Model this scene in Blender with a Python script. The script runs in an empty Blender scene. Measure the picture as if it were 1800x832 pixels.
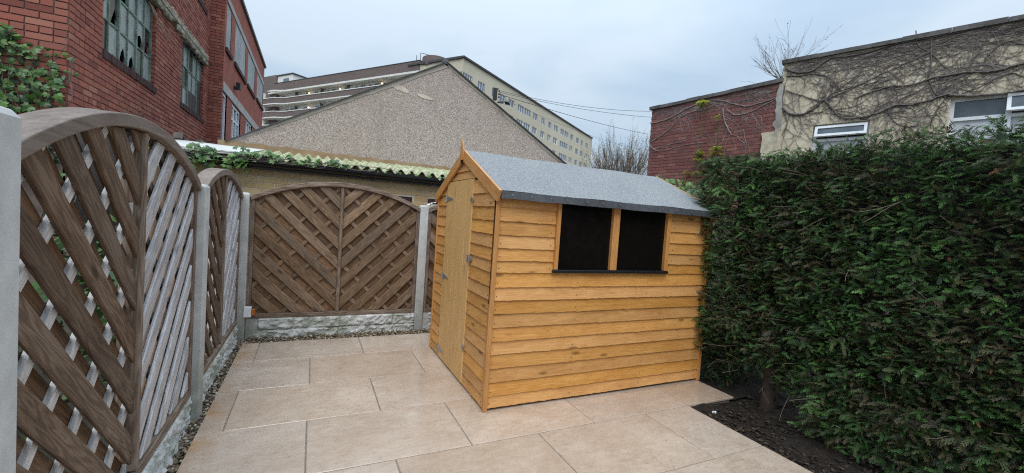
import bpy, math, random
import numpy as np
from mathutils import Matrix, Vector
random.seed(11); RNG = np.random.default_rng(5)
SC = bpy.context.scene; COL = SC.collection
R = math.radians
# ------------------------------------------------------------------ camera
cam = bpy.data.cameras.new('camera'); camo = bpy.data.objects.new('camera', cam); COL.objects.link(camo)
RX = Vector((0.90090898, -0.42858756, 0.06837919)); DN = Vector((0.04292487, -0.06879021, -0.99670726)); FW = Vector((0.43188015, 0.90087769, -0.04357665))
EYE = Vector((0, 0, 1.37)); FPX = 733.34
camo.matrix_world = Matrix(((RX.x, -DN.x, -FW.x, EYE.x), (RX.y, -DN.y, -FW.y, EYE.y), (RX.z, -DN.z, -FW.z, EYE.z), (0, 0, 0, 1)))
cam.sensor_width = 36; cam.lens = 36*FPX/1800; cam.clip_start = .05; cam.clip_end = 2000
SC.camera = camo
SC.view_settings.view_transform = 'Standard'; SC.view_settings.look = 'None'; SC.view_settings.gamma = 1
SC.view_settings.exposure = 0.22
SC.cycles.use_denoising = False; SC.cycles.filter_width = 1.15
# ------------------------------------------------------------------ sky: bright overcast with soft blue breaks
W = bpy.data.worlds.new('World'); SC.world = W; W.use_nodes = True
nt = W.node_tree; nt.nodes.clear()
def wn(t): return nt.nodes.new(t)
out = wn('ShaderNodeOutputWorld'); bg = wn('ShaderNodeBackground'); bg.inputs[1].default_value = .1
sky = wn('ShaderNodeTexSky'); sky.sky_type = 'NISHITA'; sky.sun_disc = False
SUN_EL, SUN_AZ = R(52), R(205)          # azimuth clockwise from +Y
sky.sun_elevation = SUN_EL; sky.sun_rotation = SUN_AZ; sky.air_density = 1.4; sky.dust_density = 2.0
tc = wn('ShaderNodeTexCoord'); sep = wn('ShaderNodeSeparateXYZ'); nt.links.new(tc.outputs['Generated'], sep.inputs[0])
zc = wn('ShaderNodeMath'); zc.operation = 'MAXIMUM'; zc.inputs[1].default_value = 0; nt.links.new(sep.outputs[2], zc.inputs[0])
gr = wn('ShaderNodeMapRange'); gr.inputs['From Min'].default_value = 0; gr.inputs['From Max'].default_value = 1
gr.inputs['To Min'].default_value = .93; gr.inputs['To Max'].default_value = 3.8
pw = wn('ShaderNodeMath'); pw.operation = 'POWER'; pw.inputs[1].default_value = 2.8; nt.links.new(zc.outputs[0], pw.inputs[0]); nt.links.new(pw.outputs[0], gr.inputs['Value'])
za = wn('ShaderNodeMath'); za.operation = 'ADD'; za.inputs[1].default_value = .22; nt.links.new(zc.outputs[0], za.inputs[0])
dv = wn('ShaderNodeVectorMath'); dv.operation = 'DIVIDE'; cz = wn('ShaderNodeCombineXYZ')
for i in range(3): nt.links.new(za.outputs[0], cz.inputs[i])
nt.links.new(tc.outputs['Generated'], dv.inputs[0]); nt.links.new(cz.outputs[0], dv.inputs[1])
nz = wn('ShaderNodeTexNoise'); nz.inputs['Scale'].default_value = 1.05; nz.inputs['Detail'].default_value = 5; nz.inputs['Roughness'].default_value = .48; nz.inputs['Distortion'].default_value = .35
nt.links.new(dv.outputs[0], nz.inputs['Vector'])
rp = wn('ShaderNodeValToRGB'); cr = rp.color_ramp
cr.elements[0].position = .41; cr.elements[0].color = (4.5, 5.8, 7.25, 1); cr.elements[1].position = .59; cr.elements[1].color = (5.9, 7.0, 8.1, 1)
nt.links.new(nz.outputs['Fac'], rp.inputs[0])
ml = wn('ShaderNodeVectorMath'); ml.operation = 'SCALE'; nt.links.new(rp.outputs[0], ml.inputs[0]); nt.links.new(gr.outputs[0], ml.inputs['Scale'])
mx = wn('ShaderNodeMix'); mx.data_type = 'RGBA'; mx.inputs['Factor'].default_value = .88
nt.links.new(sky.outputs[0], mx.inputs[6]); nt.links.new(ml.outputs[0], mx.inputs[7])
nt.links.new(mx.outputs[2], bg.inputs[0]); nt.links.new(bg.outputs[0], out.inputs[0])
sl = bpy.data.lights.new('sun', 'SUN'); sl.energy = 1.5; sl.angle = R(40); sl.color = (1, .95, .88)
so = bpy.data.objects.new('sun', sl); COL.objects.link(so)
sd = Vector((math.sin(SUN_AZ)*math.cos(SUN_EL), math.cos(SUN_AZ)*math.cos(SUN_EL), math.sin(SUN_EL)))
so.rotation_euler = sd.to_track_quat('Z', 'Y').to_euler()
# ------------------------------------------------------------------ materials
class NT:
    def __init__(s, name, rough=.8, spec=.35, metal=0):
        s.m = bpy.data.materials.new(name); s.m.use_nodes = True; s.t = s.m.node_tree
        s.b = s.t.nodes['Principled BSDF']; s.b.inputs['Roughness'].default_value = rough
        s.b.inputs['Specular IOR Level'].default_value = spec; s.b.inputs['Metallic'].default_value = metal
    def n(s, t, **kw):
        nd = s.t.nodes.new('ShaderNode'+t)
        for k, v in kw.items(): setattr(nd, k, v)
        return nd
    def set(s, inp, v):
        if isinstance(v, bpy.types.NodeSocket): s.t.links.new(v, inp)
        else: inp.default_value = v
    def coord(s, kind='Object', scale=(1, 1, 1), rnd=0.):
        c = s.n('TexCoord').outputs[kind]
        if rnd:
            oi = s.n('ObjectInfo').outputs['Random']
            v = s.n('CombineXYZ'); mu = s.math('MULTIPLY', oi, rnd)
            for i in range(3): s.set(v.inputs[i], mu)
            a = s.n('VectorMath', operation='ADD'); s.set(a.inputs[0], c); s.set(a.inputs[1], v.outputs[0]); c = a.outputs[0]
        mp = s.n('Mapping'); s.set(mp.inputs['Vector'], c); mp.inputs['Scale'].default_value = scale
        return mp.outputs[0]
    def math(s, op, a, b=0., clamp=False):
        nd = s.n('Math', operation=op); nd.use_clamp = clamp; s.set(nd.inputs[0], a); s.set(nd.inputs[1], b); return nd.outputs[0]
    def noise(s, vec, scale, detail=4, rough=.55, dist=0.):
        nd = s.n('TexNoise'); s.set(nd.inputs['Vector'], vec); nd.inputs['Scale'].default_value = scale; nd.inputs['Detail'].default_value = detail
        nd.inputs['Roughness'].default_value = rough; nd.inputs['Distortion'].default_value = dist; return nd.outputs['Fac']
    def vor(s, vec, scale, out='Distance', feature='F1', rand=1.):
        nd = s.n('TexVoronoi', feature=feature); s.set(nd.inputs['Vector'], vec); nd.inputs['Scale'].default_value = scale; nd.inputs['Randomness'].default_value = rand
        return nd.outputs[out]
    def ramp(s, fac, *stops):
        nd = s.n('ValToRGB'); cr = nd.color_ramp
        while len(cr.elements) < len(stops): cr.elements.new(.5)
        for e, (p, c) in zip(cr.elements, stops):
            e.position = p; e.color = (*c, 1) if len(c) == 3 else c
        s.set(nd.inputs[0], fac); return nd.outputs[0]
    def mix(s, f, a, b, blend='MIX'):
        nd = s.n('Mix', data_type='RGBA', blend_type=blend); s.set(nd.inputs[0], f)
        for i, v in ((6, a), (7, b)):
            if isinstance(v, tuple): v = (*v, 1)
            s.set(nd.inputs[i], v)
        return nd.outputs[2]
    def rand(s):
        a = s.n('ObjectInfo').outputs['Random']; b = s.n('NewGeometry').outputs['Random Per Island']
        return s.math('FRACT', s.math('ADD', a, b))
    def hsv(s, col, h=.5, sat=1., v=1.):
        nd = s.n('HueSaturation'); s.set(nd.inputs['Hue'], h); s.set(nd.inputs['Saturation'], sat); s.set(nd.inputs['Value'], v); s.set(nd.inputs['Color'], col if not isinstance(col, tuple) else (*col, 1)); return nd.outputs[0]
    def col(s, c): s.set(s.b.inputs['Base Color'], (*c, 1) if isinstance(c, tuple) else c)
    def rough(s, r): s.set(s.b.inputs['Roughness'], r)
    def bump(s, h, strength=.3, dist=.01):
        nd = s.n('Bump'); nd.inputs['Strength'].default_value = strength; nd.inputs['Distance'].default_value = dist; s.set(nd.inputs['Height'], h)
        s.t.links.new(nd.outputs[0], s.b.inputs['Normal'])
    def mr(s, v, a, b, c, d):
        nd = s.n('MapRange'); s.set(nd.inputs['Value'], v)
        for k, x in zip(('From Min', 'From Max', 'To Min', 'To Max'), (a, b, c, d)): nd.inputs[k].default_value = x
        return nd.outputs[0]
MATS = {}
def plain(name, c, rough=.7, var=.25, scale=12, spec=.35, metal=0, bump=.15, c2=None, rnd=3.):
    n = NT(name, rough, spec, metal); v = n.coord(rnd=rnd)
    f = n.noise(v, scale, 5, .6); g = n.noise(v, scale*.17, 3, .6)
    f2 = n.math('ADD', n.math('MULTIPLY', f, .5), n.math('MULTIPLY', g, .5))
    lo = tuple(x*(1-var) for x in c) if c2 is None else c2
    n.col(n.ramp(f2, (.36, lo), (.62, tuple(min(1, x*(1+var*.5)) for x in c)))); n.bump(n.noise(v, scale*5, 3), bump, .004)
    MATS[name] = n.m; return n.m
def wood(name, dark, mid, light, rough=.62, gs=1., knots=.5, rnd=50., var=.18, bump=.25, spec=.3, stain=None, freq=46, rw=.22):
    n = NT(name, rough, spec); c = n.coord(scale=(1.0*gs, 9*gs, 9*gs), rnd=rnd)
    base = n.noise(c, 1.6, 3, .5, .25)
    rings = n.math('SINE', n.math('MULTIPLY', base, freq)); rings = n.mr(rings, -1, 1, 0, 1)
    fib = n.noise(n.coord(scale=(2.2*gs, 70*gs, 70*gs), rnd=rnd), 2.0, 4, .65)
    patch = n.noise(n.coord(scale=(1.5, 3, 3), rnd=rnd*.7), 1.7, 3, .6)
    f = n.math('ADD', n.math('ADD', n.math('MULTIPLY', rings, rw), n.math('MULTIPLY', fib, .42)), n.math('MULTIPLY', patch, .42))
    col = n.ramp(f, (.30, dark), (.53, mid), (.76, light))
    if stain: col = n.mix(n.mr(n.noise(n.coord(scale=(1.2, 2.5, 2.5), rnd=rnd*.3), 2.4, 4, .6), .55, .75, 0, .55), col, stain)
    if knots:
        k = n.vor(n.coord(scale=(3.2*gs, 9*gs, 9*gs), rnd=rnd), 1.0); kk = n.mr(k, .07, .17, knots, 0)
        col = n.mix(kk, col, tuple(x*.35 for x in dark))
    oi = n.n('ObjectInfo').outputs['Random']
    col = n.hsv(col, .5, n.mr(oi, 0, 1, 1-var*.4, 1+var*.3), n.mr(n.math('FRACT', n.math('MULTIPLY', oi, 7.31)), 0, 1, 1-var, 1+var))
    n.col(col); n.bump(n.math('ADD', n.math('MULTIPLY', fib, .8), n.math('MULTIPLY', rings, .3)), bump, .004)
    MATS[name] = n.m; return n.m
def brickmat(name, cols, rough=.88, dirt=.35, pale=(.5, .42, .36)):
    n = NT(name, rough, .25); r = n.rand(); v = n.coord(rnd=9.)
    stops = [(i/(len(cols)-1), c) for i, c in enumerate(cols)]
    col = n.ramp(r, *stops); f = n.noise(v, 22, 5, .65); g = n.noise(v, 70, 3, .6)
    col = n.mix(n.mr(f, .3, .7, dirt, 0), col, tuple(x*.55 for x in cols[0])); col = n.mix(n.mr(g, .62, .75, 0, .35), col, pale)
    n.col(col); n.bump(n.math('ADD', f, n.math('MULTIPLY', g, .5)), .4, .006); MATS[name] = n.m; return n.m

plain('ground_earth', (.06, .055, .04), .95, .4, 3)
plain('mortar_grey', (.24, .21, .185), .95, .35, 30, c2=(.12, .09, .08))
plain('mortar_dark', (.15, .115, .10), .95, .35, 30)
plain('mortar_buff', (.66, .58, .46), .95, .2, 30)
brickmat('brick_red', [(.19, .062, .048), (.34, .112, .082), (.40, .135, .092), (.31, .098, .074), (.45, .19, .135), (.26, .088, .068), (.37, .124, .09)], dirt=.35, pale=(.55, .32, .24))
brickmat('brick_plum', [(.19, .078, .070), (.26, .098, .084), (.30, .120, .098), (.22, .085, .076), (.35, .155, .125)], dirt=.45, pale=(.45, .31, .26))
brickmat('brick_buff', [(.50, .35, .18), (.58, .42, .23), (.63, .47, .28), (.54, .36, .18)], dirt=.2, pale=(.55, .45, .32))
brickmat('brick_sill', [(.060, .032, .032), (.085, .042, .040), (.07, .036, .036)], dirt=.3, pale=(.2, .14, .13))
plain('spalled_concrete', (.34, .30, .22), .95, .55, 26, bump=.9, c2=(.13, .12, .09))
plain('lintel_concrete', (.42, .40, .37), .9, .25, 12)
plain('boarding_grey', (.40, .405, .40), .8, .25, 8, c2=(.27, .28, .28))
plain('white_upvc', (.80, .81, .83), .35, .04, 6, spec=.5, bump=.02)
plain('green_steel', (.20, .29, .24), .6, .35, 30, c2=(.10, .10, .08))
plain('black_plastic', (.012, .012, .014), .38, .2, 10, spec=.5, bump=.05)
plain('dark_metal', (.03, .03, .032), .5, .2, 10)
plain('zinc_metal', (.42, .43, .45), .42, .2, 30, metal=.8)
plain('lead_flashing', (.13, .13, .14), .6, .2, 8)
plain('slate_dark', (.075, .072, .075), .7, .3, 14)
plain('render_bare', (.56, .49, .41), .95, .2, 9)
plain('quoin_render', (.46, .43, .37), .95, .45, 5, bump=.5, c2=(.20, .185, .165))
plain('verge_render', (.40, .355, .32), .95, .15, 9)
plain('cream_render_far', (.60, .54, .41), .9, .08, .6, c2=(.53, .48, .37), bump=.03)
plain('white_paint', (.78, .76, .70), .7, .1, 4)
plain('coping_grey', (.14, .13, .125), .95, .5, 14, bump=.5)
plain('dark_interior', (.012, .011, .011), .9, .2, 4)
plain('twig_brown', (.165, .13, .095), .9, .4, 20)
plain('twig_dead', (.30, .17, .12), .9, .3, 20)
plain('vine_bark', (.15, .125, .115), .95, .45, 25, bump=.5)
plain('vine_twig', (.21, .175, .165), .95, .3, 25)
plain('vine_pale', (.27, .225, .215), .95, .3, 25, bump=.4)
plain('bark_trunk', (.06, .042, .032), .95, .45, 30, bump=.7)
plain('paper_white', (.75, .75, .77), .6, .08, 20)
plain('white_sheeting', (.60, .60, .57), .7, .2, 5)
plain('orange_plastic', (.45, .14, .03), .5, .3, 20)
plain('green_wire', (.05, .13, .14), .5, .2, 20)
plain('rubble_stone', (.30, .27, .23), .95, .35, 22, bump=.6)
plain('net_curtain', (.55, .57, .60), .9, .2, 14)

def glassy(name, c, rough=.08, spec=.5, var=.5, sc=3.):
    n = NT(name, rough, spec); v = n.coord(rnd=11.)
    f = n.noise(v, sc, 4, .6); n.col(n.ramp(f, (.35, tuple(x*(1-var) for x in c)), (.65, c)))
    n.rough(n.mr(n.noise(v, sc*4, 3), .3, .7, rough*.7, rough*1.8)); MATS[name] = n.m
glassy('window_glass', (.10, .125, .145), .07, .7)
glassy('window_glass_far', (.15, .19, .24), .12, .9)
glassy('dirty_glass', (.34, .38, .37), .25, .6, .22, 9)
glassy('dark_glass', (.045, .05, .052), .12, .6)
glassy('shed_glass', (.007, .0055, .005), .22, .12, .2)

def m_concrete_post():
    n = NT('concrete_post', .85, .3); v = n.coord(rnd=5.)
    f = n.noise(v, 9, 6, .65); col = n.ramp(f, (.3, (.40, .40, .385)), (.7, (.56, .56, .545)))
    sp = n.vor(v, 70); col = n.mix(n.mr(sp, .05, .12, .6, 0), col, (.22, .21, .2))
    gz = n.n('SeparateXYZ'); n.set(gz.inputs[0], n.n('NewGeometry').outputs['Position'])
    al = n.math('MULTIPLY', n.mr(gz.outputs[2], 0., .7, .75, 0), n.mr(n.noise(v, 6, 4), .35, .65, .3, 1))
    col = n.mix(al, col, (.17, .19, .13)); n.col(col); n.bump(f, .25, .004); MATS['concrete_post'] = n.m
m_concrete_post()
def m_rockface():
    n = NT('rockface_concrete', .92, .25); v = n.coord(rnd=5.)
    f = n.noise(v, 11, 6, .65); col = n.ramp(f, (.3, (.38, .37, .35)), (.66, (.62, .62, .61)))
    a = n.mr(n.noise(v, 4.5, 5, .7), .45, .62, 0, .7); col = n.mix(a, col, (.20, .23, .16))
    n.col(col); n.bump(n.noise(v, 60, 4), .5, .006); MATS['rockface_concrete'] = n.m
m_rockface()
def m_slab():
    n = NT('paving_porcelain', .3, .75); v = n.coord(rnd=13.)
    f = n.noise(v, 2.2, 6, .62, .8); g = n.noise(v, 24, 4, .7); h = n.noise(n.coord(scale=(1, 2.4, 1), rnd=13.), 7, 5, .72, 1.2)
    col = n.ramp(n.math('ADD', n.math('MULTIPLY', f, .5), n.math('MULTIPLY', h, .5)), (.34, (.40, .305, .225)), (.5, (.51, .398, .305)), (.66, (.60, .495, .40)))
    vein = n.noise(n.coord(scale=(1, 2.0, 1), rnd=13.), 13, 6, .75, 1.6); col = n.mix(n.mr(vein, .54, .66, 0, .4), col, (.64, .56, .48)); col = n.mix(n.mr(vein, .44, .34, 0, .35), col, (.34, .25, .185))
    col = n.mix(n.mr(g, .56, .72, 0, .4), col, (.33, .24, .185)); sp = n.noise(v, 48, 3, .6); col = n.mix(n.mr(sp, .62, .70, 0, .5), col, (.26, .18, .13))
    w = n.noise(n.n('NewGeometry').outputs['Position'], .9, 4, .55)      # damp patches
    col = n.mix(n.mr(w, .42, .60, .25, 0), col, (.36, .25, .18))
    px_ = n.n('SeparateXYZ'); n.set(px_.inputs[0], n.n('NewGeometry').outputs['Position']); rust = n.math('MULTIPLY', n.mr(px_.outputs[0], -.56, -.40, .75, 0), n.mr(n.noise(v, 5, 4), .4, .65, 0, 1)); col = n.mix(rust, col, (.42, .21, .07)); oi = n.n('ObjectInfo').outputs['Random']
    col = n.hsv(col, .5, n.mr(oi, 0, 1, .92, 1.08), n.mr(n.math('FRACT', n.math('MULTIPLY', oi, 5.7)), 0, 1, .88, 1.06)); n.col(col)
    n.rough(n.math('ADD', n.mr(w, .40, .60, .03, .20), n.math('MULTIPLY', g, .12))); n.bump(n.math('ADD', h, n.math('MULTIPLY', g, .6)), .13, .003); MATS['paving_porcelain'] = n.m
m_slab()
plain('joint_grout', (.23, .19, .155), .95, .25, 40)
plain('slab_stain', (.42, .22, .07), .6, .2, 10)
def m_felt():
    n = NT('roof_felt', .85, .3); v = n.coord()
    s = n.vor(v, 230, 'Color'); b = n.n('RGBToBW'); n.set(b.inputs[0], s)
    f = n.noise(v, 2.5, 4, .6); col = n.ramp(b.outputs[0], (.1, (.118, .124, .126)), (.5, (.21, .217, .218)), (.9, (.40, .41, .41)))
    col = n.mix(n.mr(f, .35, .65, .22, 0), col, (.16, .172, .182)); n.col(col); n.bump(b.outputs[0], .35, .003); MATS['roof_felt'] = n.m
m_felt()
plain('felt_shaded', (.085, .09, .10), .75, .35, 60, bump=.4)  # same felt as the slopes, shade of the upright eave put into colour
def m_dash():
    n = NT('pebbledash', .9, .25); v = n.coord()
    c = n.vor(v, 100, 'Color'); b = n.n('RGBToBW'); n.set(b.inputs[0], c)
    col = n.ramp(b.outputs[0], (.12, (.185, .145, .13)), (.34, (.315, .258, .23)), (.58, (.42, .355, .32)), (.8, (.57, .50, .46)), (.95, (.74, .68, .64)))
    g = n.noise(v, .55, 4, .55); col = n.mix(n.mr(g, .35, .65, 0, .35), col, (.36, .285, .235))
    st = n.noise(n.coord(scale=(3, 3, .35)), 1.6, 5, .6); col = n.mix(n.mr(st, .55, .75, 0, .3), col, (.20, .17, .155)); n.col(col)
    n.bump(n.vor(v, 100), .5, .008); MATS['pebbledash'] = n.m
m_dash()
def m_band():
    n = NT('render_band', .9, .25); v = n.coord(); f = n.noise(v, 3, 5, .6)
    n.col(n.ramp(f, (.3, (.26, .175, .10)), (.7, (.38, .275, .17)))); n.bump(n.noise(v, 40, 4), .5, .006); MATS['render_band'] = n.m
m_band()
def m_cream():
    n = NT('cream_render', .92, .25); v = n.coord(); f = n.noise(v, 1.6, 6, .65); g = n.noise(v, 9, 5, .65)
    col = n.ramp(n.math('ADD', n.math('MULTIPLY', f, .5), n.math('MULTIPLY', g, .5)), (.33, (.30, .255, .19)), (.48, (.56, .49, .355)), (.65, (.74, .665, .51)))
    st = n.noise(n.coord(scale=(2, 2, .5)), 2.5, 5, .6); col = n.mix(n.mr(st, .5, .72, 0, .65), col, (.24, .205, .175))
    n.col(col); n.bump(n.math('ADD', g, n.noise(v, 34, 4)), .5, .01); MATS['cream_render'] = n.m
m_cream()
def m_asb():
    n = NT('mossy_cement_sheet', .9, .25); v = n.coord(); f = n.noise(v, 6, 6, .7)
    n.col(n.ramp(f, (.32, (.14, .17, .07)), (.46, (.34, .35, .19)), (.58, (.52, .51, .36)), (.72, (.62, .61, .52)))); n.bump(n.noise(v, 30, 4), .5, .008); MATS['mossy_cement_sheet'] = n.m
m_asb()
def m_bricktex(name, c1, c2, mort, sx=.225, sz=.075):
    n = NT(name, .9, .25); p = n.n('TexCoord').outputs['Object']; s = n.n('SeparateXYZ'); n.set(s.inputs[0], p)
    c = n.n('CombineXYZ'); n.set(c.inputs[0], n.math('ADD', s.outputs[0], s.outputs[1])); n.set(c.inputs[1], s.outputs[2])
    b = n.n('TexBrick'); n.set(b.inputs['Vector'], c.outputs[0]); b.inputs['Scale'].default_value = 1
    b.inputs['Brick Width'].default_value = sx; b.inputs['Row Height'].default_value = sz; b.inputs['Mortar Size'].default_value = .006
    b.inputs['Color1'].default_value = (*c1, 1); b.inputs['Color2'].default_value = (*c2, 1); b.inputs['Mortar'].default_value = (*mort, 1); b.inputs['Bias'].default_value = -.1
    g = n.noise(p, 1.5, 5, .6); n.col(n.mix(n.mr(g, .35, .65, .3, 0), b.outputs['Color'], tuple(x*.6 for x in c1))); n.bump(b.outputs['Fac'], -.4, .006); MATS[name] = n.m
m_bricktex('brickwork_red_far', (.33, .088, .062), (.43, .125, .084), (.20, .13, .105))
m_bricktex('brickwork_brown_far', (.165, .125, .115), (.205, .155, .142), (.24, .20, .18), .45, .15)
def translucent(n, f):
    t = n.n('BsdfTranslucent'); c = n.b.inputs['Base Color'].links[0].from_socket; n.set(t.inputs[0], c); mxs = n.n('MixShader'); mxs.inputs[0].default_value = f
    n.t.links.new(n.b.outputs[0], mxs.inputs[1]); n.t.links.new(t.outputs[0], mxs.inputs[2]); n.t.links.new(mxs.outputs[0], n.t.nodes['Material Output'].inputs[0])
def m_var(name, cols, rough=.7, spec=.3, bump=0, transl=0):
    n = NT(name, rough, spec); r = n.rand(); n.col(n.ramp(r, *[(i/(len(cols)-1), c) for i, c in enumerate(cols)]))
    if transl: translucent(n, transl)
    if bump: n.bump(n.noise(n.coord(), 120, 3), bump, .002)
    MATS[name] = n.m
m_var('pebbles', [(.05, .04, .032), (.15, .105, .065), (.10, .085, .07), (.26, .19, .12), (.08, .06, .045), (.20, .15, .09), (.50, .43, .33), (.12, .08, .05)], .75)
m_var('bark_chips', [(.012, .010, .008), (.03, .022, .016), (.018, .014, .012), (.06, .042, .028), (.022, .018, .014), (.11, .075, .045)], .9)
m_var('ivy_leaf', [(.045, .105, .022), (.075, .175, .032), (.035, .085, .02), (.115, .24, .045), (.06, .14, .028), (.18, .29, .065)], .42, .5, 0, .25)
m_var('ivy_leaf_dark', [(.02, .05, .014), (.035, .085, .02), (.05, .115, .025), (.10, .17, .05)], .42, .5)
m_var('ivy_leaf_pale', [(.10, .16, .06), (.20, .27, .10), (.05, .10, .03), (.32, .38, .17), (.13, .21, .07)], .5, .4)
m_var('yellow_leaf', [(.34, .38, .05), (.45, .45, .07), (.25, .32, .05)], .5, .4, 0, .5)
m_var('bare_tree_leaf', [(.20, .13, .05), (.26, .17, .07), (.14, .10, .05)], .7)
m_var('moss_green', [(.07, .12, .03), (.12, .18, .05), (.18, .16, .09)], .9)
def m_hedge():
    n = NT('cypress_foliage', .55, .3); a = n.n('Attribute', attribute_name='tint'); n.col(a.outputs['Color']); translucent(n, .22); MATS['cypress_foliage'] = n.m
m_hedge()
def m_soil():
    n = NT('soil_dark', .95, .25); v = n.coord(); n.col(n.ramp(n.noise(v, 30, 5, .7), (.3, (.010, .008, .006)), (.7, (.035, .026, .02)))); n.bump(n.noise(v, 45, 5, .7), .8, .02); MATS['soil_dark'] = n.m
m_soil()
wood('shed_board', (.43, .185, .045), (.60, .305, .096), (.70, .41, .155), .5, 1., .75, spec=.35, var=.15, stain=(.48, .19, .042), freq=70, rw=.09)
wood('shed_trim', (.40, .17, .048), (.54, .255, .08), (.62, .33, .12), .5, 1.2, .3, spec=.35, var=.08, freq=50, rw=.10)
wood('shed_door', (.53, .295, .105), (.63, .38, .15), (.70, .45, .19), .5, .8, .35, spec=.35, var=.05, freq=50, rw=.10)
wood('fence_brown', (.050, .031, .020), (.115, .074, .048), (.205, .145, .102), .6, 1., .75, var=.2, stain=(.17, .13, .10), freq=70, rw=.2)
wood('fence_brown_warm', (.09, .055, .032), (.195, .124, .074), (.29, .20, .135), .6, 1., .75, var=.25, stain=(.22, .165, .12), freq=70, rw=.2)
wood('fence_brown_back', (.085, .046, .024), (.17, .095, .05), (.25, .15, .085), .7, 1., .5, var=.3)
wood('fence_silver', (.27, .245, .235), (.52, .50, .505), (.72, .71, .73), .42, 1., .7, var=.14, spec=.5, freq=70, rw=.16)
wood('fence_pale', (.36, .335, .31), (.55, .53, .515), (.68, .67, .665), .45, 1., .3, var=.1, spec=.5, freq=60, rw=.16)
wood('fence_rail', (.085, .057, .04), (.175, .122, .088), (.28, .22, .175), .6, 1.2, .2, var=.15)
wood('fence_rail_grey', (.12, .09, .07), (.23, .18, .15), (.39, .345, .31), .6, .55, .0, var=.1, freq=40, rw=.06)
wood('old_timber', (.03, .024, .02), (.06, .048, .04), (.09, .075, .06), .8)
def m_lamp():
    n = NT('lamp_glow', .5); n.b.inputs['Emission Color'].default_value = (1, .72, .35, 1); n.b.inputs['Emission Strength'].default_value = 2; n.col((1., .8, .5)); MATS['lamp_glow'] = n.m
m_lamp()
# ------------------------------------------------------------------ object helpers
WL = {}                                                   # world location of every object that can be a parent
def fin(o, parent=None, label=None, cat=None, group=None, kind=None):
    COL.objects.link(o)
    if parent is not None: o.parent = parent
    if label: o['label'] = label
    if cat: o['category'] = cat
    if group: o['group'] = group
    if kind: o['kind'] = kind
    return o
def thing(name, loc, label=None, cat=None, group=None, kind=None, parent=None):
    o = bpy.data.objects.new(name, None); o.empty_display_size = .1
    loc = Vector(loc); o.location = loc - (WL[parent.name] if parent else Vector((0, 0, 0))); fin(o, parent, label, cat, group, kind); WL[o.name] = loc; return o
def wloc(p): return WL[p.name] if p is not None else Vector((0, 0, 0))
class MB:
    def __init__(s): s.v = []; s.f = []
    def add(s, vs, fs):
        b = len(s.v); s.v += [tuple(x) for x in vs]; s.f += [tuple(i+b for i in f) for f in fs]
    def box(s, a, b):
        (x0, y0, z0), (x1, y1, z1) = a, b
        s.add([(x0, y0, z0), (x1, y0, z0), (x1, y1, z0), (x0, y1, z0), (x0, y0, z1), (x1, y0, z1), (x1, y1, z1), (x0, y1, z1)], CUBE)
    def obox(s, M, a, b):
        m = MB(); m.box(a, b); s.add([M @ Vector(v) for v in m.v], m.f)
    def prism(s, poly, fn, d0, d1):
        n = len(poly); s.add([fn(u, v, d0) for u, v in poly]+[fn(u, v, d1) for u, v in poly],
              [tuple(range(n))[::-1], tuple(range(n, 2*n))]+[(i, (i+1) % n, n+(i+1) % n, n+i) for i in range(n)])
    def tube(s, pts, rad, k=6, cap=True):
        pts = [Vector(p) for p in pts]; n = len(pts)
        if not hasattr(rad, '__len__'): rad = [rad]*n
        vs = []
        for i, p in enumerate(pts):
            t = (pts[min(i+1, n-1)]-pts[max(i-1, 0)]).normalized()
            a = t.cross(Vector((0, 0, 1)) if abs(t.z) < .9 else Vector((1, 0, 0))).normalized(); b = t.cross(a)
            for j in range(k):
                q = 2*math.pi*j/k; vs.append(p+(a*math.cos(q)+b*math.sin(q))*rad[i])
        fs = [(i*k+j, i*k+(j+1) % k, (i+1)*k+(j+1) % k, (i+1)*k+j) for i in range(n-1) for j in range(k)]
        if cap: fs += [tuple(range(k))[::-1], tuple(range((n-1)*k, n*k))]
        s.add(vs, fs)
    def grid(s, fn, nu, nv):
        s.add([fn(i/nu, j/nv) for j in range(nv+1) for i in range(nu+1)], [(j*(nu+1)+i, j*(nu+1)+i+1, (j+1)*(nu+1)+i+1, (j+1)*(nu+1)+i) for j in range(nv) for i in range(nu)])
    def mesh(s, name, m, off=Vector((0, 0, 0)), smooth=False):
        me = bpy.data.meshes.new(name); me.from_pydata([(x-off.x, y-off.y, z-off.z) for x, y, z in s.v], [], s.f)
        me.materials.append(MATS[m])
        if smooth: me.polygons.foreach_set('use_smooth', [True]*len(me.polygons))
        me.update(); return me
    def build(s, name, m, parent=None, at=None, bevel=0, smooth=False, **kw):
        base = wloc(parent); off = Vector(at) if at is not None else base
        o = bpy.data.objects.new(name, s.mesh(name, m, off, smooth)); o.location = off-base
        fin(o, parent, **kw); WL[o.name] = off
        if bevel:
            b = o.modifiers.new('bevel', 'BEVEL'); b.width = bevel; b.segments = 2; b.limit_method = 'ANGLE'; b.angle_limit = R(40)
        return o
CUBE = [(0, 3, 2, 1), (4, 5, 6, 7), (0, 1, 5, 4), (1, 2, 6, 5), (2, 3, 7, 6), (3, 0, 4, 7)]
def box(name, a, b, m, parent=None, bevel=0, **kw):
    mb = MB(); mb.box(a, b); c = [(a[i]+b[i])/2 for i in range(3)]; return mb.build(name, m, parent, at=c, bevel=bevel, **kw)
def placed(name, me, M, parent=None, **kw):
    o = bpy.data.objects.new(name, me); M = M.copy(); M.translation = M.translation-wloc(parent); o.matrix_basis = M; fin(o, parent, **kw); WL[o.name] = M.translation+wloc(parent); return o
def frame(o, X, Y, Z): return Matrix(((X[0], Y[0], Z[0], o[0]), (X[1], Y[1], Z[1], o[1]), (X[2], Y[2], Z[2], o[2]), (0, 0, 0, 1)))
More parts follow.
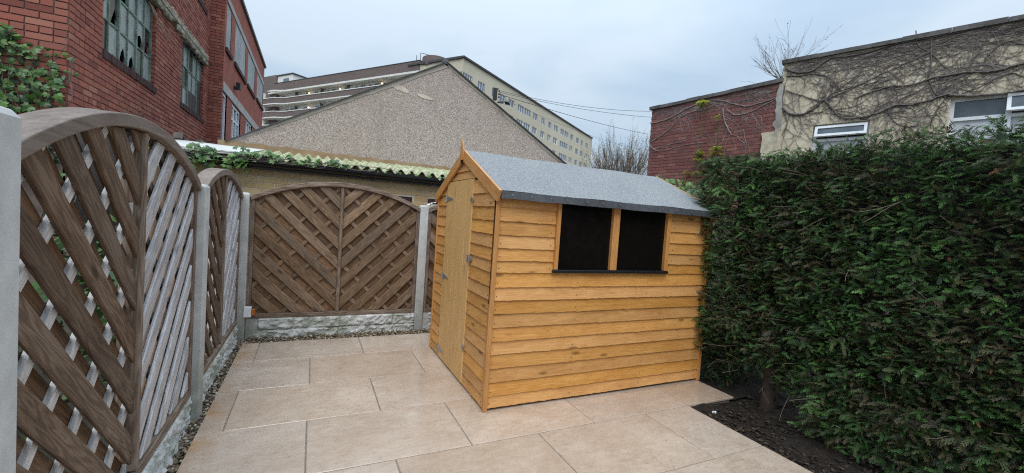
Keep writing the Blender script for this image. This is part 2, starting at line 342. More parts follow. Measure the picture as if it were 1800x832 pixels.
def nvmesh(name, m, verts, faces):            # numpy mesh: verts (n,3), faces (k,3|4)
    me = bpy.data.meshes.new(name); n = len(verts); k, c = faces.shape
    me.vertices.add(n); me.vertices.foreach_set('co', verts.astype(np.float32).ravel()); me.loops.add(k*c); me.loops.foreach_set('vertex_index', faces.astype(np.int32).ravel())
    me.polygons.add(k); me.polygons.foreach_set('loop_start', np.arange(0, k*c, c, dtype=np.int32)); me.polygons.foreach_set('loop_total', np.full(k, c, np.int32))
    me.materials.append(MATS[m]); me.update(calc_edges=True); me.validate(); return me
def clip(poly, conv):                          # Sutherland-Hodgman, conv counter-clockwise
    out = list(poly)
    for i in range(len(conv)):
        a, b = conv[i], conv[(i+1) % len(conv)]; inp, out = out, []
        if not inp: break
        sd_ = lambda p: (b[0]-a[0])*(p[1]-a[1])-(b[1]-a[1])*(p[0]-a[0])
        for j in range(len(inp)):
            p, q = inp[j], inp[(j+1) % len(inp)]; dp, dq = sd_(p), sd_(q)
            if dp >= 0: out.append(p)
            if (dp > 0) != (dq > 0) and abs(dp-dq) > 1e-12 and dp*dq < 0: t = dp/(dp-dq); out.append((p[0]+t*(q[0]-p[0]), p[1]+t*(q[1]-p[1])))
    return out
def area(p): return abs(sum(p[i][0]*p[(i+1) % len(p)][1]-p[(i+1) % len(p)][0]*p[i][1] for i in range(len(p))))/2
def meet(px, py, P, N):                        # where the sight line through a photograph pixel meets a real wall plane
    d = RX*((px-900)/FPX)+DN*((py-416)/FPX)+FW; N = Vector(N); t = (Vector(P)-EYE).dot(N)/d.dot(N); return EYE+d*t

# ------------------------------------------------------------------ brick walls, brick by brick
def brick_variants(mat):
    vs = []
    for k in range(4):
        mb = MB(); e = .022; j = lambda: random.uniform(-.012, .012)
        lo = [(-.5+j(), -.5+j(), 0), (.5+j(), -.5+j(), 0), (.5+j(), .5+j(), 0), (-.5+j(), .5+j(), 0)]
        hi = [(x*(1-2*e/1.0), y*(1-3*e), 1+random.uniform(-.08, .08)) for x, y, z in lo]; mid = [(x, y, .75) for x, y, z in lo]
        v = lo+mid+hi; f = [(8, 9, 10, 11)]+[(i, (i+1) % 4, 4+(i+1) % 4, 4+i) for i in range(4)]+[(4+i, 4+(i+1) % 4, 8+(i+1) % 4, 8+i) for i in range(4)]
        mb.add(v, f); vs.append(mb.mesh('brick', mat))
    return vs
BV = {}
def brick_wall(parent, org, X, N, s0, s1, z0, z1, mat, holes=(), L=.225, H=.075, jt=.010, maxp=300, near=None, header=4, dep=.012, top=None):
    """bricks proud of a mortar plane; org + X*s + Z*z ; the ones nearest to `near` are parts, the rest one part"""
    if mat not in BV: BV[mat] = brick_variants(mat)
    org, X, N = Vector(org), Vector(X), Vector(N); Z = Vector((0, 0, 1)); items = []
    r0, r1 = math.floor(z0/H), math.ceil(z1/H)
    for r in range(r0, r1):
        za, zb = max(z0, r*H+jt/2), min(z1, (r+1)*H-jt/2)
        if zb-za < .02: continue
        hd = header and (r % header == 0); l = L/2 if hd else L; off = (l/2 if (r % 2) else 0)
        iv = [(s0, s1)]
        for (a, b, c, d) in holes:
            if zb > c+.01 and za < d-.01:
                nv = []
                for (p, q) in iv:
                    if b <= p or a >= q: nv.append((p, q)); continue
                    if a > p: nv.append((p, a))
                    if b < q: nv.append((b, q))
                iv = nv
        for (p, q) in iv:
            k = math.floor((p-off)/l)
            while k*l+off < q:
                a, b = max(p, k*l+off+jt/2), min(q, (k+1)*l+off-jt/2); k += 1
                if b-a < .025: continue
                zt = zb
                if top:
                    lim = min(top(a), top(b))
                    if za > lim-.02: continue
                    zt = min(zb, lim)
                items.append((a, b, za, zt))
    if near is not None: nr = Vector(near); items.sort(key=lambda t: ((org+X*((t[0]+t[1])/2)+Z*((t[2]+t[3])/2))-nr).length)
    rest = MB()
    for i, (a, b, c, d) in enumerate(items):
        M = frame(org+X*((a+b)/2)+Z*((c+d)/2), X*(b-a), Z*(d-c), N*(dep*random.uniform(.75, 1.2)))
        me = BV[mat][random.randrange(4)]
        if i < maxp: placed('brick', me, M, parent)
        else: rest.add([M @ v.co for v in me.vertices], [tuple(p.vertices) for p in me.polygons])
    if rest.v: rest.build('brickwork', mat, parent, kind='stuff')
def quadwall(mb, org, X, s0, s1, z0, z1, holes=()):    # wall sheet with openings
    ss = sorted({s0, s1, *[h[0] for h in holes], *[h[1] for h in holes]}); zs = sorted({z0, z1, *[h[2] for h in holes], *[h[3] for h in holes]})
    ss = [s for s in ss if s0 <= s <= s1]; zs = [z for z in zs if z0 <= z <= z1]; org, X = Vector(org), Vector(X); Z = Vector((0, 0, 1))
    for i in range(len(ss)-1):
        for j in range(len(zs)-1):
            cs, cz_ = (ss[i]+ss[i+1])/2, (zs[j]+zs[j+1])/2
            if any(h[0] < cs < h[1] and h[2] < cz_ < h[3] for h in holes): continue
            mb.add([org+X*ss[i]+Z*zs[j], org+X*ss[i+1]+Z*zs[j], org+X*ss[i+1]+Z*zs[j+1], org+X*ss[i]+Z*zs[j+1]], [(0, 1, 2, 3)])
UP = Vector((0, 0, 1)); EX = Vector((1, 0, 0)); EY = Vector((0, 1, 0))
# ================================================================== GROUND
g = MB(); g.add([(-600, -600, -.06), (900, -600, -.06), (900, 1000, -.06), (-600, 1000, -.06)], [(0, 1, 2, 3)]); g.build('ground', 'ground_earth', kind='structure')
# patio: porcelain slabs laid in rows, each slab an object
patio = thing('patio', (-.56, 1.0, 0), kind='structure')
pb = MB(); pb.box((-.552, -2.0, -.05), (2.69, 2.29, -.006)); pb.box((-.552, 2.2905, -.05), (3.23, 4.612, -.0055)); pb.build('joint_bed', 'joint_grout', patio)
rows = [(4.087, 4.622, -.41), (3.468, 4.087, .03), (2.872, 3.468, -.427), (2.267, 2.872, .02), (1.664, 2.267, .470), (1.058, 1.664, .02), (.45, 1.058, -.43), (-.16, .45, .47), (-.77, -.16, .02), (-1.38, -.77, .47), (-1.99, -1.38, .02)]
SLAB = {}
for y0, y1, xj in rows:
    xe = 3.26 if y0 > 2.2 else 2.72; xs = [-.56]; x = xj
    while x > -.45: x -= .9
    while x < xe-.06:
        if x > -.5: xs.append(x)
        x += .9
    if y0 > 2.2 and y0 < 2.3: xs = [v for v in xs if v < 2.6]+[2.735]
    xs.append(xe)
    for a, b in zip(xs[:-1], xs[1:]):
        j = .0035; dz = random.uniform(-.0012, .0012); w, d = b-a-2*j, y1-y0-2*j
        key = (round(w, 3), round(d, 3))
        if key not in SLAB:
            m = MB(); m.box((-w/2, -d/2, -.018), (w/2, d/2, 0)); SLAB[key] = m.mesh('paving_slab', 'paving_porcelain')
        o = placed('paving_slab', SLAB[key], Matrix.Translation(((a+b)/2, (y0+y1)/2, dz)), patio)
        bv = o.modifiers.new('bevel', 'BEVEL'); bv.width = .0025; bv.segments = 1
# gravel strips by the fences
def scatter_lumps(name, mat, n, sampler, size, flat=.6, **kw):
    ph = (1+5**.5)/2
    iv = np.array([(-1, ph, 0), (1, ph, 0), (-1, -ph, 0), (1, -ph, 0), (0, -1, ph), (0, 1, ph), (0, -1, -ph), (0, 1, -ph), (ph, 0, -1), (ph, 0, 1), (-ph, 0, -1), (-ph, 0, 1)])/1.9
    if_ = np.array([(0, 11, 5), (0, 5, 1), (0, 1, 7), (0, 7, 10), (0, 10, 11), (1, 5, 9), (5, 11, 4), (11, 10, 2), (10, 7, 6), (7, 1, 8), (3, 9, 4), (3, 4, 2), (3, 2, 6), (3, 6, 8), (3, 8, 9), (4, 9, 5), (2, 4, 11), (6, 2, 10), (8, 6, 7), (9, 8, 1)])
    V = np.zeros((n, 12, 3)); P = np.array([sampler() for _ in range(n)])
    for i in range(n):
        s = size[0]+(size[1]-size[0])*RNG.random()**2; sc = s*np.array([1, RNG.uniform(.55, .95), flat*RNG.uniform(.5, 1)])
        a = RNG.uniform(0, 6.28); t = RNG.uniform(-.5, .5); q = iv*sc*RNG.uniform(.85, 1.15, (12, 1))
        ct, st, ca, sa = math.cos(t), math.sin(t), math.cos(a), math.sin(a)
        q = np.stack([q[:, 0]*ct-q[:, 2]*st, q[:, 1], q[:, 0]*st+q[:, 2]*ct], 1); q = np.stack([q[:, 0]*ca-q[:, 1]*sa, q[:, 0]*sa+q[:, 1]*ca, q[:, 2]], 1); V[i] = q+P[i]
    F = (if_[None]+np.arange(n)[:, None, None]*12).reshape(-1, 3); me = nvmesh(name, mat, V.reshape(-1, 3), F)
    o = bpy.data.objects.new(name, me); return fin(o, None, **kw)
def gs():
    if random.random() < .52: return (random.uniform(-.645, -.555), random.uniform(1.1, 4.8), random.uniform(-.03, -.006))
    return (random.uniform(-.60, 1.5), random.uniform(4.615, 4.86), random.uniform(-.03, -.004))
scatter_lumps('gravel', 'pebbles', 6500, gs, (.007, .019), kind='stuff')
gb = MB(); gb.box((-.70, .9, -.055), (-.556, 4.9, -.026)); gb.box((-.555, 4.616, -.055), (1.6, 4.95, -.025)); gb.build('gravel_bed', 'soil_dark', kind='structure')
# slab with rust stain along the edge
# soil bed under the hedge
def soil(u, v):
    x = 2.722+u*2.3; y = -2+v*4.27; return (x, y, -.035+.02*math.sin(x*7+y*3)*math.sin(y*9)+random.uniform(-.008, .008)+.03*u)
sb = MB(); sb.grid(soil, 40, 70); sb.grid(lambda u, v: (3.262+u*1.8, 2.27+v*1.0, -.03+random.uniform(-.01, .01)), 24, 14); sb.build('soil_bed', 'soil_dark', kind='structure')
def bs():
    x = 2.73+random.random()**1.3*1.3; y = random.uniform(.2, 2.25); return (x, y, -.03+.03*(x-2.72)/2.3+random.uniform(-.008, .012))
scatter_lumps('bark_mulch', 'bark_chips', 5000, bs, (.004, .022), .35, kind='stuff')
# ================================================================== GARDEN SHED
SX0, SX1, SY0, SY1 = 1.15, 3.25, 2.66, 4.11; EAVE = 1.52; APEX = 1.875; YM = (SY0+SY1)/2
shed = thing('garden_shed', (SX0, SY0, 0), 'honey coloured overlap timber shed with grey felt roof standing on the beige patio', 'shed')
BZ = [.02, .105, .203, .302, .402, .498, .595, .692, .787, .882, .985, 1.068, 1.158, 1.252, 1.348, 1.446, 1.545, 1.64, 1.735, 1.83, 1.93]
def board(u0, u1, zb, zt, top=lambda u: 9, waney=.005, seed=0):
    rr = random.Random(seed); n = max(4, int((u1-u0)/.018)); mb = MB(); ph = [rr.uniform(0, 6) for _ in range(4)]
    notch = [(rr.uniform(u0, u1), rr.uniform(.006, .02), rr.uniform(-.6, 1.2)) for _ in range(int((u1-u0)/.4)+1)]
    us = [u0+(u1-u0)*i/n for i in range(n+1)]; L = []
    for u in us:
        w = (math.sin(u*4+ph[0])*.22+math.sin(u*31+ph[1])*.10+math.sin(u*83+ph[2])*.12+rr.uniform(-.22, .22))*waney
        for a, b, c in notch: w -= waney*.9*c*math.exp(-((u-a)/b)**2)
        z1 = min(zt, top(u)); z0 = min(zb+w, z1-.002); k = (z1-z0)/max(1e-6, zt-zb); L.append((u, z0, z1, .019-.015*k))
    cu, czz = (u0+u1)/2, (zb+zt)/2
    for i in range(n):
        (a, z0, z1, t1), (b, y0, y1, t2) = L[i], L[i+1]
        if z1-z0 < .004 and y1-y0 < .004: continue
        A = [(a, z0, .019), (b, y0, .019), (b, y1, t2), (a, z1, t1), (a, z0, 0), (b, y0, 0), (b, y1, 0), (a, z1, 0)]
        f = [(0, 1, 2, 3), (5, 4, 7, 6), (4, 5, 1, 0), (3, 2, 6, 7)]
        if i == 0: f.append((4, 0, 3, 7))
        if i == n-1: f.append((1, 5, 6, 2))
        mb.add([(x-cu, y-czz, z) for x, y, z in A], f)
    return mb, cu, czz
FRONT = frame((SX0, SY0, 0), EX, UP, -EY); BACK = frame((SX1, SY1, 0), -EX, UP, EY); DOORE = frame((SX0, SY1, 0), -EY, UP, -EX); FARE = frame((SX1, SY0, 0), EY, UP, EX)
cnt = [0]
def put_board(M, u0, u1, zb, zt, **kw):
    cnt[0] += 1; mb, cu, cz_ = board(u0, u1, zb, zt, seed=cnt[0], **kw)
    if mb.v: placed('overlap_board', mb.mesh('overlap_board', 'shed_board'), M @ Matrix.Translation((cu, cz_, 0)), shed)
LEN = SX1-SX0; WID = SY1-SY0
for i in range(len(BZ)-1):
    z0, z1 = BZ[i], BZ[i+1]+.012
    if z0 < EAVE:
        if z0 < .98: put_board(FRONT, 0, LEN, z0, min(z1, EAVE+.03))
        else: put_board(FRONT, .012, .478, z0, min(z1, EAVE+.03)); put_board(FRONT, 1.592, LEN, z0, min(z1, EAVE+.03))
        put_board(BACK, 0, LEN, z0, min(z1, EAVE))
    slope = lambda u: EAVE+.02+(APEX-EAVE)*(1-abs(u-WID/2)/(WID/2))
    put_board(FARE, 0, WID, z0, z1, top=slope)
    if z0 < 1.64:
        put_board(DOORE, .0, .292, z0, z1, top=slope); put_board(DOORE, .992, WID+.012, z0, z1, top=slope)
    else: put_board(DOORE, 0, WID, z0 if z0 > 1.66 else 1.668, z1, top=slope)
nh = MB()
for z in BZ:
    for M_, us_ in ((FRONT, (.03, .70, 1.40, LEN-.05) if z < .98 else (.03, .44, 1.66, LEN-.05)), (DOORE, (.03, .26, 1.04, WID-.035))):
        if z > 1.45: continue
        for u in us_: nh.tube([M_ @ Vector((u+random.uniform(-.006, .006), z+.03, .012)), M_ @ Vector((u, z+.03, .0168))], .0035, 6)
nh.build('nail_heads', 'dark_metal', shed, kind='stuff')
core = MB()
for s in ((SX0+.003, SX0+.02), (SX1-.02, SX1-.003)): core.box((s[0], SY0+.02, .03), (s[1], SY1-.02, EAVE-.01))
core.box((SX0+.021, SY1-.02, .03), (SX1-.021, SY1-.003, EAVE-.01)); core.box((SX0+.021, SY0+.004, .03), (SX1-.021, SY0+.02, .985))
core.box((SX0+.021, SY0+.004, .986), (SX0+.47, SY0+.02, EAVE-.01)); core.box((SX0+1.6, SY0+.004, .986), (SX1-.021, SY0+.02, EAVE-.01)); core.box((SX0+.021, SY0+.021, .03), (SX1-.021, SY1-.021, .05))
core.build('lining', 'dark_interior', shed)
def trim(M, a, b, c, d, t0, t1, name='corner_trim', mat='shed_trim'):
    w, h = b-a, d-c; m = MB()
    if h > w: m.box((-h/2, -w/2, t0), (h/2, w/2, t1)); loc = M @ Matrix.Translation(((a+b)/2, (c+d)/2, 0)) @ Matrix.Rotation(R(90), 4, 'Z')
    else: m.box((-w/2, -h/2, t0), (w/2, h/2, t1)); loc = M @ Matrix.Translation(((a+b)/2, (c+d)/2, 0))
    o = placed(name, m.mesh(name, mat), loc, shed); bv = o.modifiers.new('bevel', 'BEVEL'); bv.width = .002; bv.segments = 1; return o
trim(FRONT, -.024, .010, .0, EAVE, .0, .030); trim(DOORE, WID+.0005, WID+.029, .004, EAVE+.005, -.0055, .024); trim(FRONT, LEN-.008, LEN+.026, .0, EAVE, .0, .026)
trim(DOORE, -.018, .010, .0, EAVE, .0, .024)
# window: trims, mullion, black sill, two dark panes
trim(FRONT, .470, .502, 1.012, EAVE, .002, .036, 'window_trim'); trim(FRONT, 1.562, 1.602, 1.012, EAVE, .002, .036, 'window_trim'); trim(FRONT, .988, 1.052, 1.012, EAVE, .002, .034, 'mullion')
trim(FRONT, .462, 1.604, .988, 1.010, .0, .044, 'window_sill', 'black_plastic')
for a, b in ((.502, .988), (1.052, 1.562)):
    m = MB(); m.box((SX0+a, SY0-.004, 1.011), (SX0+b, SY0+.002, EAVE+.02)); m.build('window_pane', 'shed_glass', shed)
# door: five matchboard planks, hinges, hasp and turn buttons
door = thing('door', (SX0, 3.8, 0), parent=shed)
dw = (.990-.295)/5
for k in range(5):
    a = .295+dw*k; m = MB(); h = 1.64
    cs = [(-dw/2+.0006, .0), (-dw/2+.0006, .016), (-dw/2+.004, .0225), (dw/2-.004, .0225), (dw/2-.0006, .016), (dw/2-.0006, 0)]
    m.prism(cs, lambda u, v, d: (d, -u, v), -h/2, h/2)
    placed('door_board', m.mesh('door_board', 'shed_door'), DOORE @ Matrix.Translation((a+dw/2, .022+h/2, 0)) @ Matrix.Rotation(R(90), 4, 'Z'), door)
for z in (1.51, .79, .10):
    m = MB(); fn = lambda u, v, d: DOORE @ Vector((u, v, d))
    m.prism([(.30, z-.027), (.475, z-.006), (.485, z), (.475, z+.006), (.30, z+.027)], fn, .0232, .0275); m.prism([(.278, z-.035), (.295, z-.035), (.295, z+.035), (.278, z+.035)], fn, .0205, .026)
    m.tube([fn(.298, z-.03, .028), fn(.298, z+.03, .028)], .006, 8); m.build('hinge', 'zinc_metal', door)
m = MB(); fn = lambda u, v, d: DOORE @ Vector((u, v, d))
m.prism([(.975, 1.015), (1.06, 1.015), (1.06, 1.05), (.975, 1.05)], fn, .0235, .030); m.prism([(1.0, 1.005), (1.035, 1.005), (1.035, 1.06), (1.0, 1.06)], fn, .0305, .044); m.build('hasp', 'zinc_metal', door)
for z in (1.495, .315):
    m = MB(); m.prism([(.972, z-.012), (1.012, z-.018), (1.016, z+.012), (.976, z+.018)], fn, .024, .034); m.build('turn_button', 'zinc_metal', door)
# roof: two felted slopes with folded fascia, barge boards, finial
roof = thing('roof', (SX0, YM, APEX), parent=shed)
RX0, RX1 = SX0-.015, SX1+.03; RZ = 1.915; EO = .085; EZ = 1.552
def slope_pt(x, t, side): return (x, YM+side*((YM-SY0+EO)*t), RZ-(RZ-EZ)*t)
for side, nm in ((-1, 'felt_slope'), (1, 'felt_slope')):
    m = MB()
    def sp(u, v, s=side):
        p = slope_pt(RX0+(RX1-RX0)*u, v, s); b = .006*(.5-abs(v-.5))*math.sin(u*6+1)+.003*math.sin(u*19+v*7); return (p[0], p[1], p[2]+b+(-.004 if 0 < u < 1 else 0)*math.sin(v*3.14))
    m.grid(sp, 40, 14) if side < 0 else m.grid(lambda u, v: sp(1-u, v), 40, 14)
    m.build(nm, 'roof_felt', roof, smooth=True)
    y = YM+side*(YM-SY0+EO)
    f = MB(); f.grid(lambda u, v: (RX0+(RX1-RX0)*u, y+side*(.004+.004*math.sin(u*13)*v), EZ-.001-.052*v+.002*math.sin(u*31)*v), 40, 2); f.grid(lambda u, v: (RX0+(RX1-RX0)*u, y+side*(.004-.04*v), EZ-.053), 40, 1); f.build('felt_fascia', 'felt_shaded', roof)
    dk = MB(); dk.add([slope_pt(RX0+.01, 0, side), slope_pt(RX1-.01, 0, side), slope_pt(RX1-.01, .985, side), slope_pt(RX0+.01, .985, side)], [(0, 1, 2, 3)]); dk.v = [(x, yy, z-.02) for x, yy, z in dk.v]; dk.build('roof_deck', 'shed_board', roof)
    for k in range(14 if side < 0 else 0):
        x = RX0+.06+k*.155+random.uniform(-.02, .02); nm_ = MB(); nm_.tube([(x, y-.004, EZ-.024), (x, y-.010, EZ-.024)], .006, 6); nm_.build('felt_nail', 'zinc_metal', roof)
for xx, s in ((SX0, -1), (SX1, 1)):
    for side in (-1, 1):
        L = math.hypot(YM-SY0+.10, RZ-EZ+.005); a = math.atan2(RZ-EZ+.005, YM-SY0+.10); m = MB(); h = .085; t0, t1 = .018, .036
        Yd = Vector((0, side*math.cos(a), -math.sin(a))); Zp = Vector((0, side*math.sin(a), math.cos(a)))
        X = Yd; Y = Zp; Zc = X.cross(Y)
        M = frame(Vector((xx, YM, RZ+.004)), X, Y, Zc); outs = s*Zc.x
        d0, d1 = (t0*outs, t1*outs) if outs > 0 else (t1*outs, t0*outs)
        cx = L/2; poly = [(0, 0), (L, 0), (L-.012, -h), (-h*math.tan(a), -h)] if True else 0
        poly = [(u-cx, v) for u, v in poly]; m.prism(poly[::-1], lambda u, v, d: (u, v, d), d0, d1)
        placed('barge_board', m.mesh('barge_board', 'shed_trim'), M @ Matrix.Translation((cx, 0, 0)), roof)
m = MB(); m.prism([(-.034, -.075), (.034, -.075), (.034, .01), (.018, .055), (.0, .095), (-.018, .055), (-.034, .01)], lambda u, v, d: (v, -u, d), .0, .014)
placed('finial', m.mesh('finial', 'shed_trim'), frame((SX0-.037, YM, 1.905), UP, EY, -EX), roof)
m = MB(); m.box((SX0-.05, YM-.006, 1.795), (SX0-.0365, YM+.006, 1.84)); m.build('finial_slot', 'dark_interior', roof)
# ================================================================== FENCE: concrete posts, rock-faced gravel boards, arched panels
def post(x0, x1, y0, y1, zt, label):
    m = MB(); e = .012
    m.add([(x0, y0, -.15), (x1, y0, -.15), (x1, y1, -.15), (x0, y1, -.15), (x0, y0, zt), (x1, y0, zt), (x1, y1, zt), (x0, y1, zt), (x0+e, y0+e, zt+.018), (x1-e, y0+e, zt+.018), (x1-e, y1-e, zt+.018), (x0+e, y1-e, zt+.018)],
          CUBE[:1]+CUBE[2:]+[(8, 9, 10, 11)]+[(4+i, 4+(i+1) % 4, 8+(i+1) % 4, 8+i) for i in range(4)])
    return m.build('concrete_post', 'concrete_post', None, at=((x0+x1)/2, (y0+y1)/2, 0), bevel=.005, label=label, cat='fence post', group='concrete posts of the fence')
post(-.69, -.59, 1.22, 1.32, 1.515, 'tallest and nearest concrete fence post, cut by the left edge of the photo')
post(-.69, -.588, 3.088, 3.198, 1.43, 'concrete fence post between the two arched panels on the left side')
post(-.665, -.565, 4.775, 4.875, 1.425, 'green stained concrete corner post where the left fence meets the back fence')
post(1.118, 1.214, 4.815, 4.905, 1.432, 'concrete fence post just left of the shed with crumpled white plastic at its top')
def gravel_board(o, X, N, L, H, label):
    o, X, N = Vector(o), Vector(X), Vector(N); rr = random.Random(label); m = MB()
    st = []; 
    for r in range(2):
        s = rr.uniform(0, .1)
        while s < L: w = rr.uniform(.12, .34); st.append((s, s+w, r*.5, r*.5+.5, rr.uniform(.006, .024))); s += w
    from mathutils import noise as mn
    nu, nv = int(L/.014), 16
    def fn(u, v):
        s, z = u*L, v*H; d = .002
        for a, b, c, e, t in st:
            if a <= s <= b and c <= v <= e:
                ed = min((s-a), (b-s), (v-c)*H, (e-v)*H); d = t*min(1, ed/.012)+.022*min(1, ed/.02)*max(-.4, mn.fractal(Vector((s*16, z*22, t*99)), .8, 2.1, 4)); break
        if v in (0, 1): d = 0
        return o+X*s+UP*z+N*d
    m.grid(fn, nu, nv); m.add([o, o+X*L, o+X*L-N*.045, o-N*.045, o+UP*H, o+X*L+UP*H, o+X*L-N*.045+UP*H, o-N*.045+UP*H], [(4, 5, 6, 7), (2, 3, 7, 6), (0, 4, 7, 3), (1, 2, 6, 5)])
    return m.build('gravel_board', 'rockface_concrete', None, at=o, label=label, cat='gravel board', group='rock faced gravel boards under the panels')
gravel_board((-.635, 1.325, -.06), EY, EX, 1.76, .215, 'white rock-faced concrete board under the nearest arched panel')
gravel_board((-.635, 3.203, -.06), EY, EX, 1.567, .215, 'narrow rock-faced concrete board under the second panel on the left side')
gravel_board((-.560, 4.835, -.06), EX, -EY, 1.675, .25, 'mossy grey rock-faced concrete board under the wide back panel')
gravel_board((1.218, 4.835, -.06), EX, -EY, 1.70, .25, 'rock-faced concrete board just showing between back post and shed')
def fence_panel(o, U, N, Wd, z0, hs, hp, label, mats, ph=0., mull=.024, rail=.047, arch_n=.020, sl=.088, back_dark='fence_brown_back'):
    """o: ground point at the panel's start; U along, N towards the garden; hs edge height, hp peak of the arch"""
    o, U, N = Vector(o), Vector(U), Vector(N); M = frame(o, U, UP, N); t = thing('fence_panel', o+U*(Wd/2)+UP*z0, label, 'fence panel', 'arched diagonal slat fence panels')
    sag = hp-hs; rad = (Wd*Wd/4+sag*sag)/(2*sag); zc_ = hp-rad
    arch = lambda u: zc_+math.sqrt(max(0, rad*rad-(u-Wd/2)**2)); inner = lambda u: arch(u)-rail
    sw = .036
    # slats: 45 degrees, a V either side of the mullion; front layer, crossing battens, back layer
    for half in (0, 1):
        ua, ub = (sw, Wd/2-.016) if half == 0 else (Wd/2+.016, Wd-sw)
        n = 10; region = [(ua, z0+.045), (ub, z0+.045)]+[(ub+(ua-ub)*i/n, inner(ub+(ua-ub)*i/n)-.002) for i in range(n+1)]
        sg = -1 if half == 0 else 1
        for (kind, dirsg, step, wdt, d0, d1, name, off) in (('f', sg, .2165, sl, -.022, -.006, 'slat', ph), ('b', -sg, .272, .036, -.040, -.0235, 'batten', .05), ('r', sg, .2165, .094, -.058, -.0415, 'back_slat', ph+.108)):
            D = Vector((math.cos(R(45)), dirsg*math.sin(R(45)))); P = Vector((-D.y, D.x))
            ref = ua if half == 0 else ub; k = -9
            while k < 16:
                z = z0+off+k*step; k += 1
                c = Vector((ref, z)); h = wdt/2*random.uniform(.97, 1.03); Lh = 3
                poly = [tuple(c-D*Lh-P*h), tuple(c+D*Lh-P*h), tuple(c+D*Lh+P*h), tuple(c-D*Lh+P*h)]
                pl = clip(poly, region)
                if len(pl) < 3 or area(pl) < .0006: continue
                cen = Vector((sum(p[0] for p in pl)/len(pl), sum(p[1] for p in pl)/len(pl)))
                loc = [((Vector(p)-cen).dot(D), (Vector(p)-cen).dot(P)) for p in pl]; m = MB(); m.prism(loc, lambda u, v, d: (u, v, d), d0, d1)
                mm = M @ frame((cen.x, cen.y, random.uniform(-.0015, .0015)), (D.x, D.y, 0), (P.x, P.y, 0), (0, 0, 1))
                mat = mats[(0 if half == 0 else 1)] if kind == 'f' else (mats[2] if kind == 'b' and half == 0 else (mats[3] if kind == 'b' else back_dark))
                ob = placed(name, m.mesh(name, mat), mm, t)
                if kind == 'f': bv = ob.modifiers.new('bevel', 'BEVEL'); bv.width = .004; bv.segments = 1
    def bar(a, b, w, d0, d1, name, mat, rnd=0):
        a, b = Vector(a), Vector(b); D = (b-a).normalized(); P = Vector((-D.y, D.x)); L = (b-a).length; c = (a+b)/2; m = MB(); m.box((-L/2, -w/2, d0), (L/2, w/2, d1))
        ob = placed(name, m.mesh(name, mat), M @ frame((c.x, c.y, 0), (D.x, D.y, 0), (P.x, P.y, 0), (0, 0, 1)), t); bv = ob.modifiers.new('bevel', 'BEVEL'); bv.width = .004+rnd; bv.segments = 2
    bar((sw/2, z0), (sw/2, arch(0)-.012), sw, -.07, .004, 'stile', mats[4]); bar((Wd-sw/2, z0), (Wd-sw/2, arch(Wd)-.012), sw, -.07, .004, 'stile', mats[4])
    bar((sw, z0+.022), (Wd-sw, z0+.022), .044, -.07, .008, 'bottom_rail', mats[4]); bar((Wd/2, z0+.045), (Wd/2, inner(Wd/2)+.002), mull+.012, -.07, .010, 'mullion', mats[4], .006)
    m = MB(); n = 28
    vs, fs = [], []
    for i in range(n+1):
        u = Wd*i/n; a, b = arch(u), inner(u)
        vs += [(u, b, arch_n), (u, a, arch_n), (u, a, -.078), (u, b, -.078)]
    for i in range(n):
        for j in range(4): fs.append((i*4+j, i*4+(j+1) % 4, (i+1)*4+(j+1) % 4, (i+1)*4+j)[::-1])
    fs += [(0, 1, 2, 3), (n*4+3, n*4+2, n*4+1, n*4)]; m.add(vs, fs); ob = placed('arched_rail', m.mesh('arched_rail', mats[5]), M, t); bv = ob.modifiers.new('bevel', 'BEVEL'); bv.width = .004; bv.segments = 2
    return t
Sv, Br, Bw = 'fence_silver', 'fence_brown', 'fence_brown_warm'
fence_panel((-.632, 1.325, 0), EY, EX, 1.76, .155, 1.45, 1.665, 'nearest arched wooden panel, brown slats on one half and silvery slats on the other', (Br, Sv, 'fence_pale', Br, 'fence_rail', 'fence_rail_grey'), .10, sl=.084)
fence_panel((-.632, 3.203, 0), EY, EX, 1.567, .155, 1.425, 1.60, 'narrow looking second arched panel between the second post and the corner post', (Br, Sv, 'fence_pale', Br, 'fence_rail', 'fence_rail_grey'), .10, sl=.084)
fence_panel((-.560, 4.835, 0), EX, -EY, 1.675, .19, 1.415, 1.625, 'wide brown arched panel at the back in front of the brick garage', (Bw, Bw, Bw, Bw, 'fence_rail', 'fence_rail'), .045)
fence_panel((1.218, 4.835, 0), EX, -EY, 1.70, .19, 1.415, 1.62, 'brown panel mostly hidden behind the shed door end', (Bw, Bw, Bw, Bw, 'fence_rail', 'fence_rail'), .045)
# little white box with an orange end, wedged by the corner post
tb = thing('junction_box', (-.54, 4.76, .22), 'small white box with an orange end beside the green stained corner post', 'box')
box('box_body', (-.572, 4.745, .222), (-.508, 4.80, .322), 'paper_white', tb, .003); box('end_cap', (-.507, 4.752, .24), (-.478, 4.795, .30), 'orange_plastic', tb, .006)
m = MB(); m.grid(lambda u, v: (1.19+u*.10+.012*random.random(), 4.81+v*.06, 1.452+.03*u+.022*random.random()), 7, 5); m.build('plastic_scrap', 'paper_white', None, at=(1.2, 4.82, 1.44), label='crumpled white plastic scrap lying on the post beside the shed', cat='litter')
